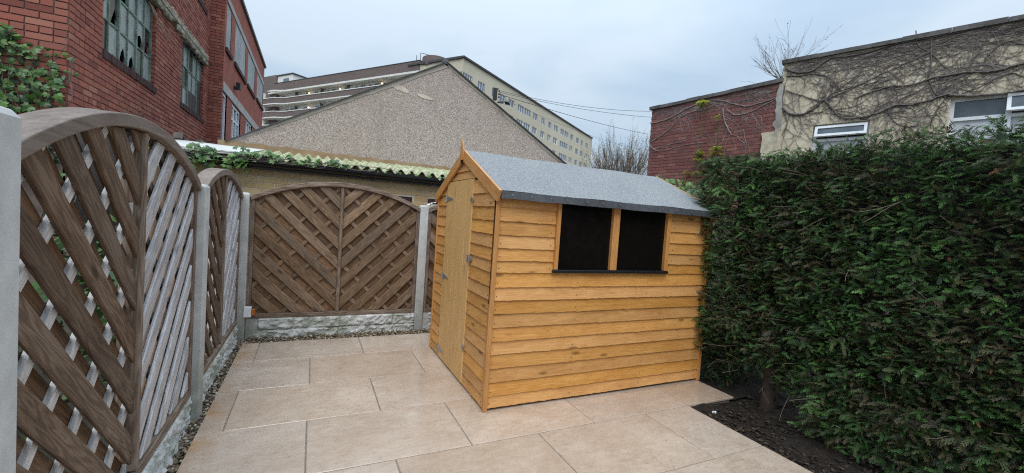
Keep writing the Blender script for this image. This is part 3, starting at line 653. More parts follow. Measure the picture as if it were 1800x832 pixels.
# ================================================================== BRICK GARAGE with corrugated roof behind the back fence
gar = thing('brick_garage', (-1.6, 6, 0), 'low buff brick garage with mossy corrugated roof and black gutter behind the back fence', 'garage')
gx0, gx1 = -1.9, 4.3
vents = [(1.05-gx0, 1.262-gx0, 1.50, 1.572), (1.487-gx0, 1.70-gx0, 1.50, 1.572)]
m = MB(); quadwall(m, (gx0, 6.0, 0), EX, 0, gx1-gx0, -.06, 1.93, vents); m.add([(gx1, 6, -.06), (gx1, 7.9, -.06), (gx1, 7.9, 2.1), (gx1, 6, 1.93)], [(0, 1, 2, 3)]); m.build('mortar_wall', 'mortar_buff', gar)
brick_wall(gar, (gx0, 6.0, 0), EX, -EY, 0, gx1-gx0, 0, 1.88, 'brick_buff', vents, .29, .076, .008, 300, (.5, 6, 1.7), header=0, dep=.007)
for a, b, c, d in vents:
    m = MB(); m.box((gx0+a, 5.995, c), (gx0+b, 6.05, d)); [m.box((gx0+a+.02+k*.045, 5.985, c+.008), (gx0+a+.035+k*.045, 5.994, d-.008)) for k in range(4)]; m.build('air_brick', 'brick_sill', gar)
# corrugated sheet roof: 146 mm pitch, three sheets wide
def corr(x, y):
    t = (y-5.86)/2.2; return 1.905+.30*t+.030*math.sin(2*math.pi*x/.146)
for k, (a, b) in enumerate(((-.75, .5), (.5, 1.75), (1.75, 3.0), (3.0, 4.35))):
    m = MB(); n = int((b-a)/.0146); dz = .004*k
    m.grid(lambda u, v: (a+(b-a)*u, 5.86+2.14*v+.012*math.sin(a*9+u*40)*(1-v), corr(a+(b-a)*u, 5.86+2.14*v)+dz), n, 6)
    vs = list(m.v); m.grid(lambda u, v: (a+(b-a)*u, 5.86+.012*math.sin(a*9+u*40), corr(a+(b-a)*u, 5.86)+dz-.012*v), n, 1)
    m.build('corrugated_sheet', 'mossy_cement_sheet', gar, smooth=True)
m = MB(); n = 90
def flat(u, v): return (-1.9+1.15*u, 5.86+2.14*v, 1.922+.30*v*2.14/2.2+.002*math.sin(u*9))
m.grid(flat, 40, 4); m.grid(lambda u, v: (-1.9+1.15*u, 5.86, 1.922-.03*v+.006*math.sin(u*45)), 40, 1); m.build('white_sheet', 'white_sheeting', gar)
box('fascia', (gx0, 5.90, 1.76), (gx1, 5.985, 1.865), 'black_plastic', gar)
for k, (a, b) in enumerate(((-1.9, -.31), (-.31, .575), (.575, 1.452), (1.452, 2.9), (2.9, 4.3))):
    m = MB(); pr = [(math.cos(math.pi*t/8)*.052, -math.sin(math.pi*t/8)*.058) for t in range(9)]
    pr2 = pr+[(x*.92, y*.92+.001) for x, y in pr[::-1]]; m.prism(pr2, lambda u, v, d: (d, 5.838+u, 1.842+v), a+.002, b-.002); m.build('gutter', 'black_plastic', gar, smooth=False)
    m = MB(); prb = [(x*1.1, y*1.1) for x, y in pr]; pr3 = prb+[(x*1.002, y*1.002) for x, y in pr[::-1]]; m.prism(pr3, lambda u, v, d: (d, 5.838+u, 1.842+v), b-.035, b+.035); m.build('gutter_bracket', 'black_plastic', gar)
# ================================================================== PEBBLEDASHED GABLE
GY = 8.0; gab = thing('gable_building', (2.19, GY, 0), 'large plain pebbledashed gable end rising behind the garage and shed', 'building')
ap, lf, rg = (2.19, 4.262), (-1.30, 2.262), (5.6, 2.33)
m = MB(); m.add([(lf[0], GY, 2.255), (rg[0], GY, 2.255), (rg[0], GY, rg[1]), (ap[0], GY, ap[1]), (lf[0], GY, lf[1])], [(0, 1, 2, 3, 4)]); m.build('gable_wall', 'pebbledash', gab)
m = MB(); N_ = 60
lo = lambda x: 2.10
edge = [(lf[0]-.1+(rg[0]-lf[0]+.2)*i/N_, 2.288+.008*math.sin(i*1.7)+.006*math.sin(i*4.1)-.02*max(0, (i/N_-.1))) for i in range(N_+1)]
poly = [(lf[0]-.1, -.06), (rg[0]+.1, -.06)]+[(a, b) for a, b in edge[::-1]]
m.prism(poly, lambda u, v, d: (u, d, v), GY-.012, GY-.0015); m.build('render_band', 'render_band', gab)
for nm, A, B, w, mt in (('verge_strip', lf, ap, .095, 'verge_render'),):
    m = MB(); n = 26; L = math.hypot(B[0]-A[0], B[1]-A[1]); dx, dz = (B[0]-A[0])/L, (B[1]-A[1])/L
    pts = [(A[0]+dx*L*i/n, A[1]+dz*L*i/n) for i in range(n+1)]; rr = random.Random(4)
    lowp = [(x+dz*(w*(.35+.65*i/n)*rr.uniform(.7, 1.1)), z-dx*(w*(.35+.65*i/n)*rr.uniform(.7, 1.1))) for i, (x, z) in enumerate(pts)]
    m.prism(lowp+pts[::-1], lambda u, v, d: (u, d, v), GY-.010, GY-.001); m.build(nm, mt, gab)
m = MB(); n = 20; L = math.hypot(rg[0]-ap[0], rg[1]-ap[1]); dx, dz = (rg[0]-ap[0])/L, (rg[1]-ap[1])/L; rr = random.Random(7)
pts = [(ap[0]+dx*L*i/n, ap[1]+dz*L*i/n) for i in range(n+1)]; lowp = [(x+dz*.07*rr.uniform(.5, 1.2), z-dx*.07*rr.uniform(.5, 1.2)) for x, z in pts]
m.prism(lowp+pts[::-1], lambda u, v, d: (u, d, v), GY-.010, GY-.001); m.build('verge_strip', 'verge_render', gab)
for A, B in ((lf, ap), (ap, rg)):
    m = MB(); L = math.hypot(B[0]-A[0], B[1]-A[1]); dx, dz = (B[0]-A[0])/L, (B[1]-A[1])/L; nx, nz_ = -dz, dx
    m.prism([(A[0], A[1]+.001), (B[0], B[1]+.001), (B[0]+nx*.018, B[1]+nz_*.018), (A[0]+nx*.018, A[1]+nz_*.018)], lambda u, v, d: (u, d, v), GY-.045, GY+9); m.build('roof_slope', 'slate_dark', gab)
m = MB(); m.tube([(ap[0]-.02, GY-.04, ap[1]+.02), (ap[0]-.02, GY+9, ap[1]+.02)], .05, 8); m.build('ridge_tile', 'lead_flashing', gab)
def blob(c, w, h, seed, tilt=0):
    rr = random.Random(seed); n = 16; return [(c[0]+w*math.cos(2*math.pi*i/n)*rr.uniform(.75, 1.1), c[1]+h*math.sin(2*math.pi*i/n)*rr.uniform(.7, 1.1)+tilt*math.cos(2*math.pi*i/n)) for i in range(n)]
for c, w, h, s, tl in (((1.36, 3.615), .17, .055, 3, -.03), ((1.82, 3.545), .19, .036, 8, -.02), ((3.05, 2.30), .12, .02, 5, 0)):
    m = MB(); m.prism(blob(c, w, h, s, tl), lambda u, v, d: (u, d, v), GY-.008, GY-.0005); m.build('bare_patch', 'render_bare', gab)
# cable bracket and hooded lamp on the right verge
cb = thing('cable_bracket', (3.21, GY-.06, 3.7), 'dark cable bracket fixed at the right slope of the pebbledashed gable', 'bracket')
m = MB(); m.box((3.18, GY-.08, 3.73), (3.25, GY-.02, 3.95)); m.box((3.15, GY-.08, 3.951), (3.28, GY-.05, 3.966)); m.build('bracket_plate', 'dark_metal', cb)
for z in (3.80, 3.86, 3.92): m = MB(); m.tube([(3.29, GY-.07, z-.015), (3.29, GY-.07, z+.02)], [.018, .012], 8); m.build('insulator', 'dark_metal', cb)
m = MB(); m.grid(lambda u, v: (3.37+.09*math.cos(math.pi*u)*(1-.2*v)+.05*v, GY-.03-.16*v, 3.69+.06*math.sin(math.pi*u)-.04*v), 10, 4); m.build('hooded_lamp', 'dark_metal', None, at=(3.37, GY-.03, 3.67), label='small black hooded lamp on the right slope of the pebbledashed gable', cat='lamp')
# ================================================================== RED BRICK FACTORY on the left
fac = thing('brick_factory', (-2.5, 6.35, 0), 'old red brick factory with broken green steel windows filling the left side', 'building')
WX = -2.5; FY0, FY1 = 6.35, 12.9; org = (WX, FY0, 0)
win1 = (.815, 2.70, 3.165, 4.46); win2 = (4.22, 6.03, 3.25, 4.50); up1 = (3.2, 6.02, 5.80, 7.3); up0 = (.6, 2.6, 5.80, 7.3); holes = [win1, win2, up1, up0]
m = MB(); quadwall(m, org, EY, 0, FY1-FY0, -.06, 7.4, holes); m.add([(-8, FY0, -.06), (WX, FY0, -.06), (WX, FY0, 7.4), (-8, FY0, 7.4)], [(0, 1, 2, 3)])
m.build('mortar_wall', 'mortar_dark', fac)
m = MB(); m.box((-8, FY0+.3, -.05), (WX-.32, FY1+9, 7.35)); m.build('building_core', 'dark_interior', fac)
brick_wall(fac, org, EY, EX, 0.002, FY1-FY0, 2.1, 7.2, 'brick_red', holes, .225, .075, .011, 225, (-1.2, 6.6, 3.1))
brick_wall(fac, (WX, FY0, 0), -EX, -EY, 0, .8, 2.1, 4.2, 'brick_red', (), .225, .075, .011, 75, (WX-.2, FY0, 3))
# pier and back wing
PX = -2.2; m = MB(); m.add([(WX, FY1-.02, -.06), (PX, FY1-.02, -.06), (PX, FY1-.02, 7.3), (WX, FY1-.02, 7.3)], [(0, 1, 2, 3)]); m.build('mortar_pier', 'mortar_dark', fac)
BVsave = BV.pop('brick_red'); brick_wall(fac, (WX, FY1-.02, 0), EX, -EY, 0, PX-WX, 2.2, 7.2, 'brick_red', (), .225, .075, .011, 0)
wing = thing('brick_wing', (PX, FY1, 0), 'taller red brick rear wing of the factory with white doors and boarded upper windows', 'building')
BY1 = 21.7; doors = [(.08, .62, -.06, 4.10), (1.39, 2.92, -.06, 4.10), (4.02, 5.62, -.06, 4.14), (6.9, 8.4, -.06, 4.14)]; ups = [(.22, .88, 5.24, 6.38), (1.5, 3.50, 5.26, 6.40), (4.03, 5.85, 5.30, 6.44), (6.55, 8.6, 5.40, 6.54)]
m = MB(); quadwall(m, (PX, FY1, 0), EY, 0, BY1-FY1, -.06, 7.25, [(a, b, 2.0, d) for a, b, c, d in doors]+ups); m.add([(PX, BY1, -.06), (-8, BY1, -.06), (-8, BY1, 7.25), (PX, BY1, 7.25)], [(0, 1, 2, 3)]); m.build('brick_skin', 'brickwork_red_far', wing)
box('inner_wall', (PX-.5, FY1+.05, 0), (PX-.35, BY1-.2, 7.1), 'dark_interior', wing)
zr = lambda y: 7.22+(y-FY1)*.017
m = MB(); 
for i in range(8):
    a, b = FY1-.1+(BY1-FY1+.2)*i/8, FY1-.1+(BY1-FY1+.2)*(i+1)/8; m.box((PX-.3, a+.002, 7.22), (PX+.06, b-.002, 7.32))
m.build('roof_coping', 'lead_flashing', wing)
box('concrete_band', (PX-.05, FY1+.02, 6.40), (PX+.015, BY1-.1, 6.56), 'lintel_concrete', wing)
m = MB(); m.add([(PX+.02, FY1+.03, 4.105), (PX+.02, BY1-.1, 4.16), (PX+.02, BY1-.1, 4.42), (PX+.02, FY1+.03, 4.33), (PX-.04, FY1+.03, 4.105), (PX-.04, BY1-.1, 4.16), (PX-.04, BY1-.1, 4.42), (PX-.04, FY1+.03, 4.33)], [(0, 1, 2, 3), (4, 7, 6, 5), (0, 4, 5, 1), (3, 2, 6, 7), (0, 3, 7, 4), (1, 5, 6, 2)]); m.build('concrete_lintel', 'lintel_concrete', wing)
for a, b, c, d in ups:
    box('window_boarding', (PX-.04, FY1+a+.001, c+.001), (PX-.012, FY1+b+.25, d-.001), 'boarding_grey', wing); box('window_sill', (PX-.06, FY1+a-.06, c-.11), (PX+.05, FY1+b+.06, c-.002), 'brick_sill', wing)
for i, (a, b, c, d) in enumerate(doors):
    y0, y1 = FY1+a, FY1+b; nb = 1 if i == 0 else 3; lowz = 3.0 if i < 2 else 3.2
    m = MB(); X0, X1 = PX-.10, PX-.03
    m.box((X0, y0, d-.07), (X1, y1, d)); m.box((X0, y0, 2.0), (X1, y0+.07, d-.071)); m.box((X0, y1-.07, 2.0), (X1, y1, d-.071))
    for k in range(1, nb): yy = y0+(y1-y0)*k/nb; m.box((X0, yy-.04, 2.0), (X1, yy+.04, d-.071))
    if i: m.box((X0+.01, y0+.071, 3.66), (X1-.01, y1-.071, 3.71))
    f = m.build('white_door' if i < 2 else 'window', 'white_upvc', wing)
    box('pane', (X0+.02, y0+.05, 2.0), (X0+.03, y1-.05, d-.05), 'window_glass', f)
m = MB(); m.box((PX, FY1+1.60, 4.52), (PX+.10, FY1+1.66, 4.60)); m.box((PX+.06, FY1+1.50, 4.54), (PX+.16, FY1+1.74, 4.70)); m.build('floodlight', 'black_plastic', None, at=(PX, FY1+1.6, 4.6), label='black floodlight above the white doors of the brick wing', cat='lamp')
# steel windows
def steel_window(spec, cols, zs, x, broken, dark=()):
    a, b, c, d = spec; y0, y1 = FY0+a, FY0+b; w = thing('steel_window', (x, y0, c), parent=fac); n = cols; dy = (y1-y0)/n; Z = [c]+zs+[d]; m = MB()
    for k in range(n+1): yy = y0+k*dy; t = .022 if k in (0, n, 2, 4) else .013; m.box((x-.02, yy-t, c), (x+.02+(.008 if k % 2 == 0 else 0), yy+t, d))
    for z in Z: m.box((x-.018, y0, z-.013), (x+.017, y1, z+.013))
    m.build('frame', 'green_steel', w)
    for i in range(n):
        for j in range(len(Z)-1):
            ya, yb, za, zb = y0+i*dy+.01, y0+(i+1)*dy-.01, Z[j]+.01, Z[j+1]-.01; rr = random.Random(i*7+j); mat = 'dark_metal' if (i, j) in dark else ('dirty_glass' if (i*3+j) % 4 else 'dark_glass')
            if (i, j) in dark: box('metal_sheet', (x+.020, ya, za), (x+.026, yb, zb), mat, w); continue
            if (i, j) in broken:
                q = [(ya, za), (ya+(yb-ya)*rr.uniform(.2, .5), za), (ya+(yb-ya)*rr.uniform(.25, .5), za+(zb-za)*rr.uniform(.3, .45)), (ya+(yb-ya)*.7, za+(zb-za)*rr.uniform(.5, .62)), (yb, za+(zb-za)*rr.uniform(.15, .4)), (yb, zb), (ya, zb)]
            else: q = [(ya, za), (yb, za), (yb, zb), (ya, zb)]
            m = MB(); m.prism(q, lambda u, v, dd: (x+dd, u, v), -.004+rr.uniform(-.001, .001), .001); m.build('pane', mat, w)
    return w
steel_window(win1, 6, [3.61, 4.03], WX-.07, {(2, 0), (3, 0), (1, 1), (2, 2), (4, 1), (5, 1)})
steel_window(win2, 5, [3.66, 4.07], WX-.07, {(0, 1)}, {(2, 0), (3, 0), (4, 0), (4, 1)})
steel_window(up1, 6, [6.3, 6.8], WX-.07, set()); steel_window(up0, 4, [6.3, 6.8], WX-.07, set())
# brick-on-edge sills and window reveals
for a, b, c, d in (win1, win2, up1, up0):
    n = int((b-a+.1)/.075)
    for k in range(n):
        yy = FY0+a-.05+(b-a+.1)*k/n; m = MB(); q = random.uniform(-.004, .004); m.box((WX-.08, yy+.004, c-.115), (WX+.035+q, yy+(b-a+.1)/n-.004, c-.012+q*.5)); m.build('sill_brick', 'brick_sill', fac, at=(WX, yy, c-.06))
    m = MB(); m.box((WX-.09, FY0+a-.052, c-.118), (WX+.022, FY0+b+.052, c-.020)); m.build('sill_mortar', 'mortar_dark', fac)
    m = MB(); H = .075; k0, k1 = math.floor(c/H), math.floor(d/H)
    for k in range(k0, k1):
        for yy, s in ((FY0+b, 1), (FY0+a, -1)): m.box((WX-.11, yy-(.003 if s > 0 else .02), max(c, k*H+.005)), (WX-.0015, yy+(.02 if s > 0 else .003), (k+1)*H-.005))
    m.build('reveal_bricks', 'brick_red', fac, kind='stuff')
from mathutils import noise as mno
m = MB()
def lint(u, v):
    y = FY0+.5+(12.55-FY0-.5)*u; a = 2*math.pi*v; ca, sa = math.cos(a), math.sin(a); sq = lambda c: math.copysign(abs(c)**.5, c)
    k = mno.fractal(Vector((y*7, sa*1.2, ca*1.2)), .7, 2.1, 6)*.032; e = mno.fractal(Vector((y*2.3, 9, 1)), .8, 2.1, 5)*.05*(1 if sa < 0 else .25)
    return (WX+.012+(.055+k)*sq(ca), y, 4.60+.012*(y-9)+(.125+k*.8)*sq(sa)+e)
m.grid(lint, 320, 28); m.build('concrete_lintel', 'spalled_concrete', fac, smooth=True)
m = MB(); [m.tube([(WX+.11, 8+.9*k, 4.52+.01*k), (WX+.115, 8.9+.9*k, 4.53+.01*k)], .006, 5) for k in range(5)]; m.build('rusty_bar', 'bark_trunk', fac)
# plinth of bigger bricks at the foot of the wall
rr = random.Random(3)
for k in range(24):
    y = FY0-.02+k*.235; m = MB(); q = rr.uniform(-.008, .008); m.box((WX-.02, y+.006, 2.16+q), (WX+.07+q, y+.229, 2.255+q)); m.build('plinth_brick', 'brick_red', fac, at=(WX, y, 2.2))
m = MB(); m.box((WX-.02, FY0, -.06), (WX+.06, FY1-.05, 2.158)); m.build('plinth', 'mortar_dark', fac)
# ================================================================== RIGHT: plum brick building and cream rendered building
RF = Vector((7.7026, 8.1369, 0)); RD = Vector((.14009, -.99014, 0)).normalized(); RN = Vector((-RD.y, RD.x, 0)); RN = -RN if RN.dot(EYE-RF) < 0 else RN
plum = thing('plum_brick_building', RF, 'dark red brick flat-roofed building right of the shed roof, laced with bare creeper', 'building')
RS0, RS1 = -.14, 2.93
m = MB(); quadwall(m, RF, RD, RS0, RS1, -.06, 4.36); back = RF+RD*RS0; bk2 = back-RN*5; m.add([back-UP*.06, bk2-UP*.06, bk2+UP*4.36, back+UP*4.36], [(0, 1, 2, 3)])
r3 = RF+RD*RS1; r4 = r3-RN*5; m.add([back+UP*4.36, r3+UP*4.36, r4+UP*4.36, bk2+UP*4.36], [(0, 1, 2, 3)]); m.build('mortar_wall', 'mortar_grey', plum)
brick_wall(plum, RF, RD, RN, RS0, RS1-.03, 1.75, 4.36, 'brick_plum', (), .225, .076, .011, 300, tuple(RF+RD*.4+UP*2.7), header=0)
m = MB()
for k in range(9):
    a, b = RS0-.06+k*(RS1-RS0+.06)/9, RS0-.06+(k+1)*(RS1-RS0+.06)/9; M = frame(RF, RD, -RN, UP); q = random.uniform(-.01, .01); m.obox(M, (a+.003, -.055+q*.5, 4.362+q*.5), (b-.003, .3, 4.435+q))
m.build('coping', 'coping_grey', plum)
CF = RF+RD*2.97; CD = Vector((.32234, -.94662, 0)).normalized(); CN = Vector((CD.y, -CD.x, 0)); CN = -CN if CN.dot(EYE-CF) < 0 else CN
# ragged rendered quoin and block at the joint
def ragged(nm, s0, s1, z0, z1, seed, mat='quoin_render', d=.028):
    r_ = random.Random(seed); n = 16; left = [(s0+r_.uniform(-.03, .03), z0+(z1-z0)*i/n) for i in range(n+1)]; right = [(s1+r_.uniform(-.004, .004), z0+(z1-z0)*i/n) for i in range(n+1)]
    m = MB(); M = frame(RF, RD, UP, RN); poly = right+left[::-1]; m.prism(poly, lambda u, v, dd: M @ Vector((u, v, dd)), .0005, d); return m.build(nm, mat, plum)
ragged('render_quoin', 2.84, 2.965, 3.42, 4.34, 2); ragged('render_block', 2.64, 2.965, 1.5, 3.415, 6, 'cream_render', d=.05)
cream = thing('cream_building', CF, 'cream rendered building with peeling walls covered in bare creeper, above the hedge on the right', 'building')
cw1 = (.51, 1.315, 2.5, 3.47); cw2 = (2.255, 3.6, 2.6, 3.69); CE = 9.0
m = MB(); quadwall(m, CF, CD, -.06, CE, -.06, 4.70, [cw1, cw2]); a_ = CF+CD*-.06; b_ = a_-CN*5; m.add([a_-UP*.06, a_+UP*4.7, b_+UP*4.7, b_-UP*.06], [(0, 1, 2, 3)])
for a, b, c, d in (cw1, cw2):
    M = frame(CF, CD, UP, CN); P = lambda s, z, n: M @ Vector((s, z, n))
    m.add([P(a, c, 0), P(a, d, 0), P(b, d, 0), P(b, c, 0), P(a, c, -.16), P(a, d, -.16), P(b, d, -.16), P(b, c, -.16)], [(0, 1, 5, 4), (1, 2, 6, 5), (2, 3, 7, 6), (3, 0, 4, 7)])
m.build('rendered_wall', 'cream_render', cream)
m = MB(); MC = frame(CF, CD, -CN, UP)
for k in range(16):
    a = -.09+k*(CE+.09)/16; q = random.uniform(-.012, .012); m.obox(MC, (a+.002, -.05+q*.4, 4.702+q*.3), (a+(CE+.09)/16-.002, .3, 4.775+q))
m.build('coping', 'coping_grey', cream)
MC2 = frame(CF, CD, UP, CN)
def cwin(spec, mull, trans, sash):
    a, b, c, d = spec; w = thing('casement_window', MC2 @ Vector((a, c, -.1)), parent=cream); m = MB(); t = .05; d0, d1 = -.12, -.07
    m.obox(MC2, (a, c, d0), (a+t, d, d1)); m.obox(MC2, (b-t, c, d0), (b, d, d1)); m.obox(MC2, (a+t, d-t, d0), (b-t, d, d1))
    m.obox(MC2, (a+t, trans-.025, d0), (b-t, trans+.025, d1+.004))
    for s in mull: m.obox(MC2, (s-.03, c, d0+.002), (s+.03, d-t, d1+.008))
    m.build('frame', 'white_upvc', w)
    m = MB(); m.obox(MC2, (a+t-.01, c, -.108), (b-t+.01, trans, -.098)); m.build('pane', 'net_curtain', w)
    m = MB(); m.obox(MC2, (a+t-.01, trans, -.104), (b-t+.01, d-t+.01, -.094)); m.build('pane', 'dark_glass' if sash else 'window_glass', w)
    return w
w1 = cwin(cw1, [], 3.19, True); w2 = cwin(cw2, [2.86], 3.37, False)
def open_sash(w, a, b, z0, z1, ang):            # top-hung light propped open
    M = MC2 @ Matrix.Translation((a, z1, -.062)) @ Matrix.Rotation(-ang, 4, 'X'); L, h, t = b-a, z1-z0, .042; m = MB()
    m.obox(M, (0, -t, 0), (L, 0, .05)); m.obox(M, (0, -h, 0), (L, -h+t, .05)); m.obox(M, (0, -h+t, 0), (t, -t, .05)); m.obox(M, (L-t, -h+t, 0), (L, -t, .05)); s = m.build('opening_sash', 'white_upvc', w)
    m = MB(); m.obox(M, (t-.005, -h+t-.005, .02), (L-t+.005, -t+.005, .03)); 
    o = m.build('sash_pane', 'window_glass', w)
open_sash(w1, cw1[0]+.03, cw1[1]-.03, 3.235, 3.43, R(14)); open_sash(w2, 2.83, 3.55, 3.40, 3.66, R(14))
# ================================================================== APARTMENT BLOCK far behind
K = Vector((21.132, 67.081, 0)); GD = Vector((-.58001, .81461, 0)); C2 = Vector((.81461, .58001, 0))
flats = thing('apartment_block', K, 'long cream apartment block with brown brick access galleries, far behind the gable', 'building')
MG = frame(K, GD, UP, -C2); MCF = frame(K, C2, UP, -GD)                 # local: along, up, outwards (towards us)
def fb(nm, M, a, b, mat, par=flats, **kw): m = MB(); m.obox(M, a, b); return m.build(nm, mat, par, **kw)
frows = [(23.40, 24.87, [(.10, 2.8, 4), (4.55, 6.75, 3), (9.2, 10.4, 1), (12.0, 14.1, 2), (15.35, 17.7, 2), (19.3, 22.0, 3), (22.3, 25.1, 3), (26.3, 28.5, 2), (30.7, 32.5, 2), (34.5, 36.2, 1), (37.9, 40.3, 2), (42.1, 44.4, 2), (44.8, 47.3, 2), (48.9, 50.8, 1), (53.2, 55.2, 1), (57., 58.8, 1), (61, 63, 2)]),
         (20.35, 21.85, [(.10, 2.8, 4), (4.55, 6.75, 3), (12.0, 14.1, 2), (15.35, 17.7, 2), (19.1, 21.9, 3), (22.3, 25.2, 3), (26.3, 28.5, 2), (30.6, 32.6, 2), (34.4, 36.2, 2), (37.9, 40.2, 2), (42.1, 47.2, 4), (48.8, 50.8, 2), (53.2, 55.2, 1), (57., 58.9, 1), (61, 63, 2)]),
         (17.3, 18.8, [(30.6, 32.6, 2), (34.4, 36.2, 2), (37.9, 40.2, 2), (42.1, 47.2, 4), (48.8, 50.8, 2), (53.2, 55.2, 1), (57., 58.9, 1), (61, 63, 2)])]
fh = [(a, b, z0, z1) for z0, z1, l in frows for a, b, _ in l]
m = MB(); quadwall(m, K, C2, 0, 66.2, -.06, 27.05, fh); quadwall(m, K, GD, 0, 9.3, -.06, 27.0)
e = K+C2*66.2; m.add([e-UP*.06, e+GD*11-UP*.06, e+GD*11+UP*27.05, e+UP*27.05], [(0, 1, 2, 3)]); m.build('cream_wall', 'cream_render_far', flats)
fb('roof_edge', MCF, (-.25, 27.06, -12), (66.4, 27.35, .3), 'slate_dark'); fb('roof_edge', MG, (.32, 27.002, -1.0), (9.2, 27.345, .28), 'slate_dark')
fb('end_wall', MCF, (66.25, -.06, -11), (66.6, 26.9, -.05), 'brickwork_brown_far')
for z0, z1, l in frows:
    for a, b, n in l:
        m = MB(); t = .09; D0, D1 = -.20, -.06; m.obox(MCF, (a, z0, D0), (b, z0+t, D1)); m.obox(MCF, (a, z1-t, D0), (b, z1, D1)); m.obox(MCF, (a, z0+t, D0), (a+t, z1-t, D1)); m.obox(MCF, (b-t, z0+t, D0), (b, z1-t, D1))
        for k in range(1, n): s = a+(b-a)*k/n; m.obox(MCF, (s-.05, z0+t, D0+.01), (s+.05, z1-t, D1-.01))
        f = m.build('window', 'white_upvc', flats); fb('pane', MCF, (a+.05, z0+.05, -.16), (b-.05, z1-.05, -.14), 'window_glass_far', f)
fb('window', MG, (.10, 23.40, .002), (2.6, 24.87, .05), 'window_glass_far')
# galleries: parapets with white copings, soffits, doors and windows behind
def gal(nm, z0, z1, off, mat, s0=9.32, s1=54.8, t=.22):
    m = MB(); pts = []
    for s in [s0, 30, 46, 48, 49, 49.8, 50.6, 51.6, 53, s1]:
        o_ = off+(.9*(1-math.cos(math.pi*min(1, max(0, (s-48)/3))))/2); pts.append((s, o_))
    for (a, p), (b, q) in zip(pts[:-1], pts[1:]):
        v = [(a, z0, p), (b, z0, q), (b, z1, q), (a, z1, p), (a, z0, p-t), (b, z0, q-t), (b, z1, q-t), (a, z1, p-t)]; m.add([MG @ Vector(x) for x in v], [(0, 1, 2, 3), (5, 4, 7, 6), (4, 5, 1, 0), (3, 2, 6, 7)])
    return m.build(nm, mat, flats)
fb('roof_parapet', MG, (9.32, 26.06, -11), (52.0, 27.75, .06), 'brickwork_brown_far'); fb('roof_edge', MG, (9.30, 27.752, -11), (52.05, 27.86, .12), 'slate_dark')
gal('fascia_band', 25.72, 26.05, .10, 'white_paint', s1=52.0)
for zt in (24.30, 21.32, 18.34):
    gal('gallery_parapet', zt-1.14, zt, .02, 'brickwork_brown_far'); gal('parapet_coping', zt+.002, zt+.15, .10, 'white_paint', t=.4); gal('slab_edge', zt-1.36, zt-1.142, .09, 'white_paint', t=.3)
    fb('gallery_slab', MG, (9.32, zt-1.355, -1.51), (54.6, zt-1.145, -.2), 'white_paint')
fb('roof_soffit', MG, (9.32, 25.74, -1.51), (54.6, 26.0, -.12), 'white_paint')
fb('gallery_wall', MG, (9.32, 8, -1.9), (54.6, 25.73, -1.52), 'white_paint'); fb('end_post', MG, (54.7, 8, .3), (55.15, 25.72, .75), 'white_paint')
fb('stair_tower', MG, (52.4, -.06, -5), (60, 30.0, -.6), 'brickwork_brown_far'); fb('roof_house', MG, (46.9, 27.87, -9), (52.35, 29.75, -.9), 'white_paint'); fb('roof_house_cap', MG, (46.6, 29.755, -9.2), (52.38, 29.95, -.7), 'slate_dark'); fb('roof_house_window', MG, (48.2, 28.2, -.895), (50.2, 29.0, -.85), 'window_glass_far')
for lv, (zf, n0) in enumerate(((23.2, 0), (20.2, 1), (17.2, 2))):
    s = 12.0+lv*.7
    while s < 50:
        w_ = fb('window', MG, (s, zf+1.35, -1.515), (s+1.5, zf+2.30, -1.46), 'white_upvc'); fb('pane', MG, (s+.12, zf+1.43, -1.455), (s+.68, zf+2.22, -1.445), 'window_glass_far', w_); fb('pane', MG, (s+.80, zf+1.43, -1.455), (s+1.38, zf+2.22, -1.445), 'window_glass_far', w_)
        if int(s) % 2 == 0: fb('flat_door', MG, (s+2.1, zf, -1.515), (s+3.0, zf+2.1, -1.47), 'dark_metal' if int(s*3) % 3 else 'white_upvc')
        s += 3.9 if int(s) % 3 else 4.6
    for s in (29.0, 37.0, 45.6): fb('screen_wall', MG, (s, zf, -1.50), (s+.15, zf+2.5, -.9), 'brickwork_brown_far')
    for s in ((41.2, 31.3, 19.5) if lv < 2 else (41.2,)):
        m = MB(); c = MG @ Vector((s, zf+1.9, -1.1)); rr_ = .17
        m.grid(lambda u, v: tuple(c+Vector((math.cos(6.2832*u)*math.sin(math.pi*v), math.sin(6.2832*u)*math.sin(math.pi*v), -math.cos(math.pi*v)))*rr_), 10, 6); m.build('gallery_lamp', 'lamp_glow', flats, smooth=True)
# rounded stair head on the roof and a small rail
m = MB(); c = MG @ Vector((7.6, 0, -2.0)); m.prism([(c.x+2.3*math.cos(t*math.pi/10), c.y+2.3*math.sin(t*math.pi/10)) for t in range(20)], lambda u, v, d: (u, v, d), 26.9, 28.35); m.build('stair_head', 'brickwork_brown_far', flats)
m = MB(); [m.tube([MG @ Vector((9.4+s, 27.86, -.1)), MG @ Vector((9.4+s, 29.1-.3*s, -.1))], .05, 4) for s in (0, .9)]; m.tube([MG @ Vector((9.3, 29.1, -.1)), MG @ Vector((6.6, 28.2, -.1))], .05, 4); m.build('roof_rail', 'dark_metal', flats)
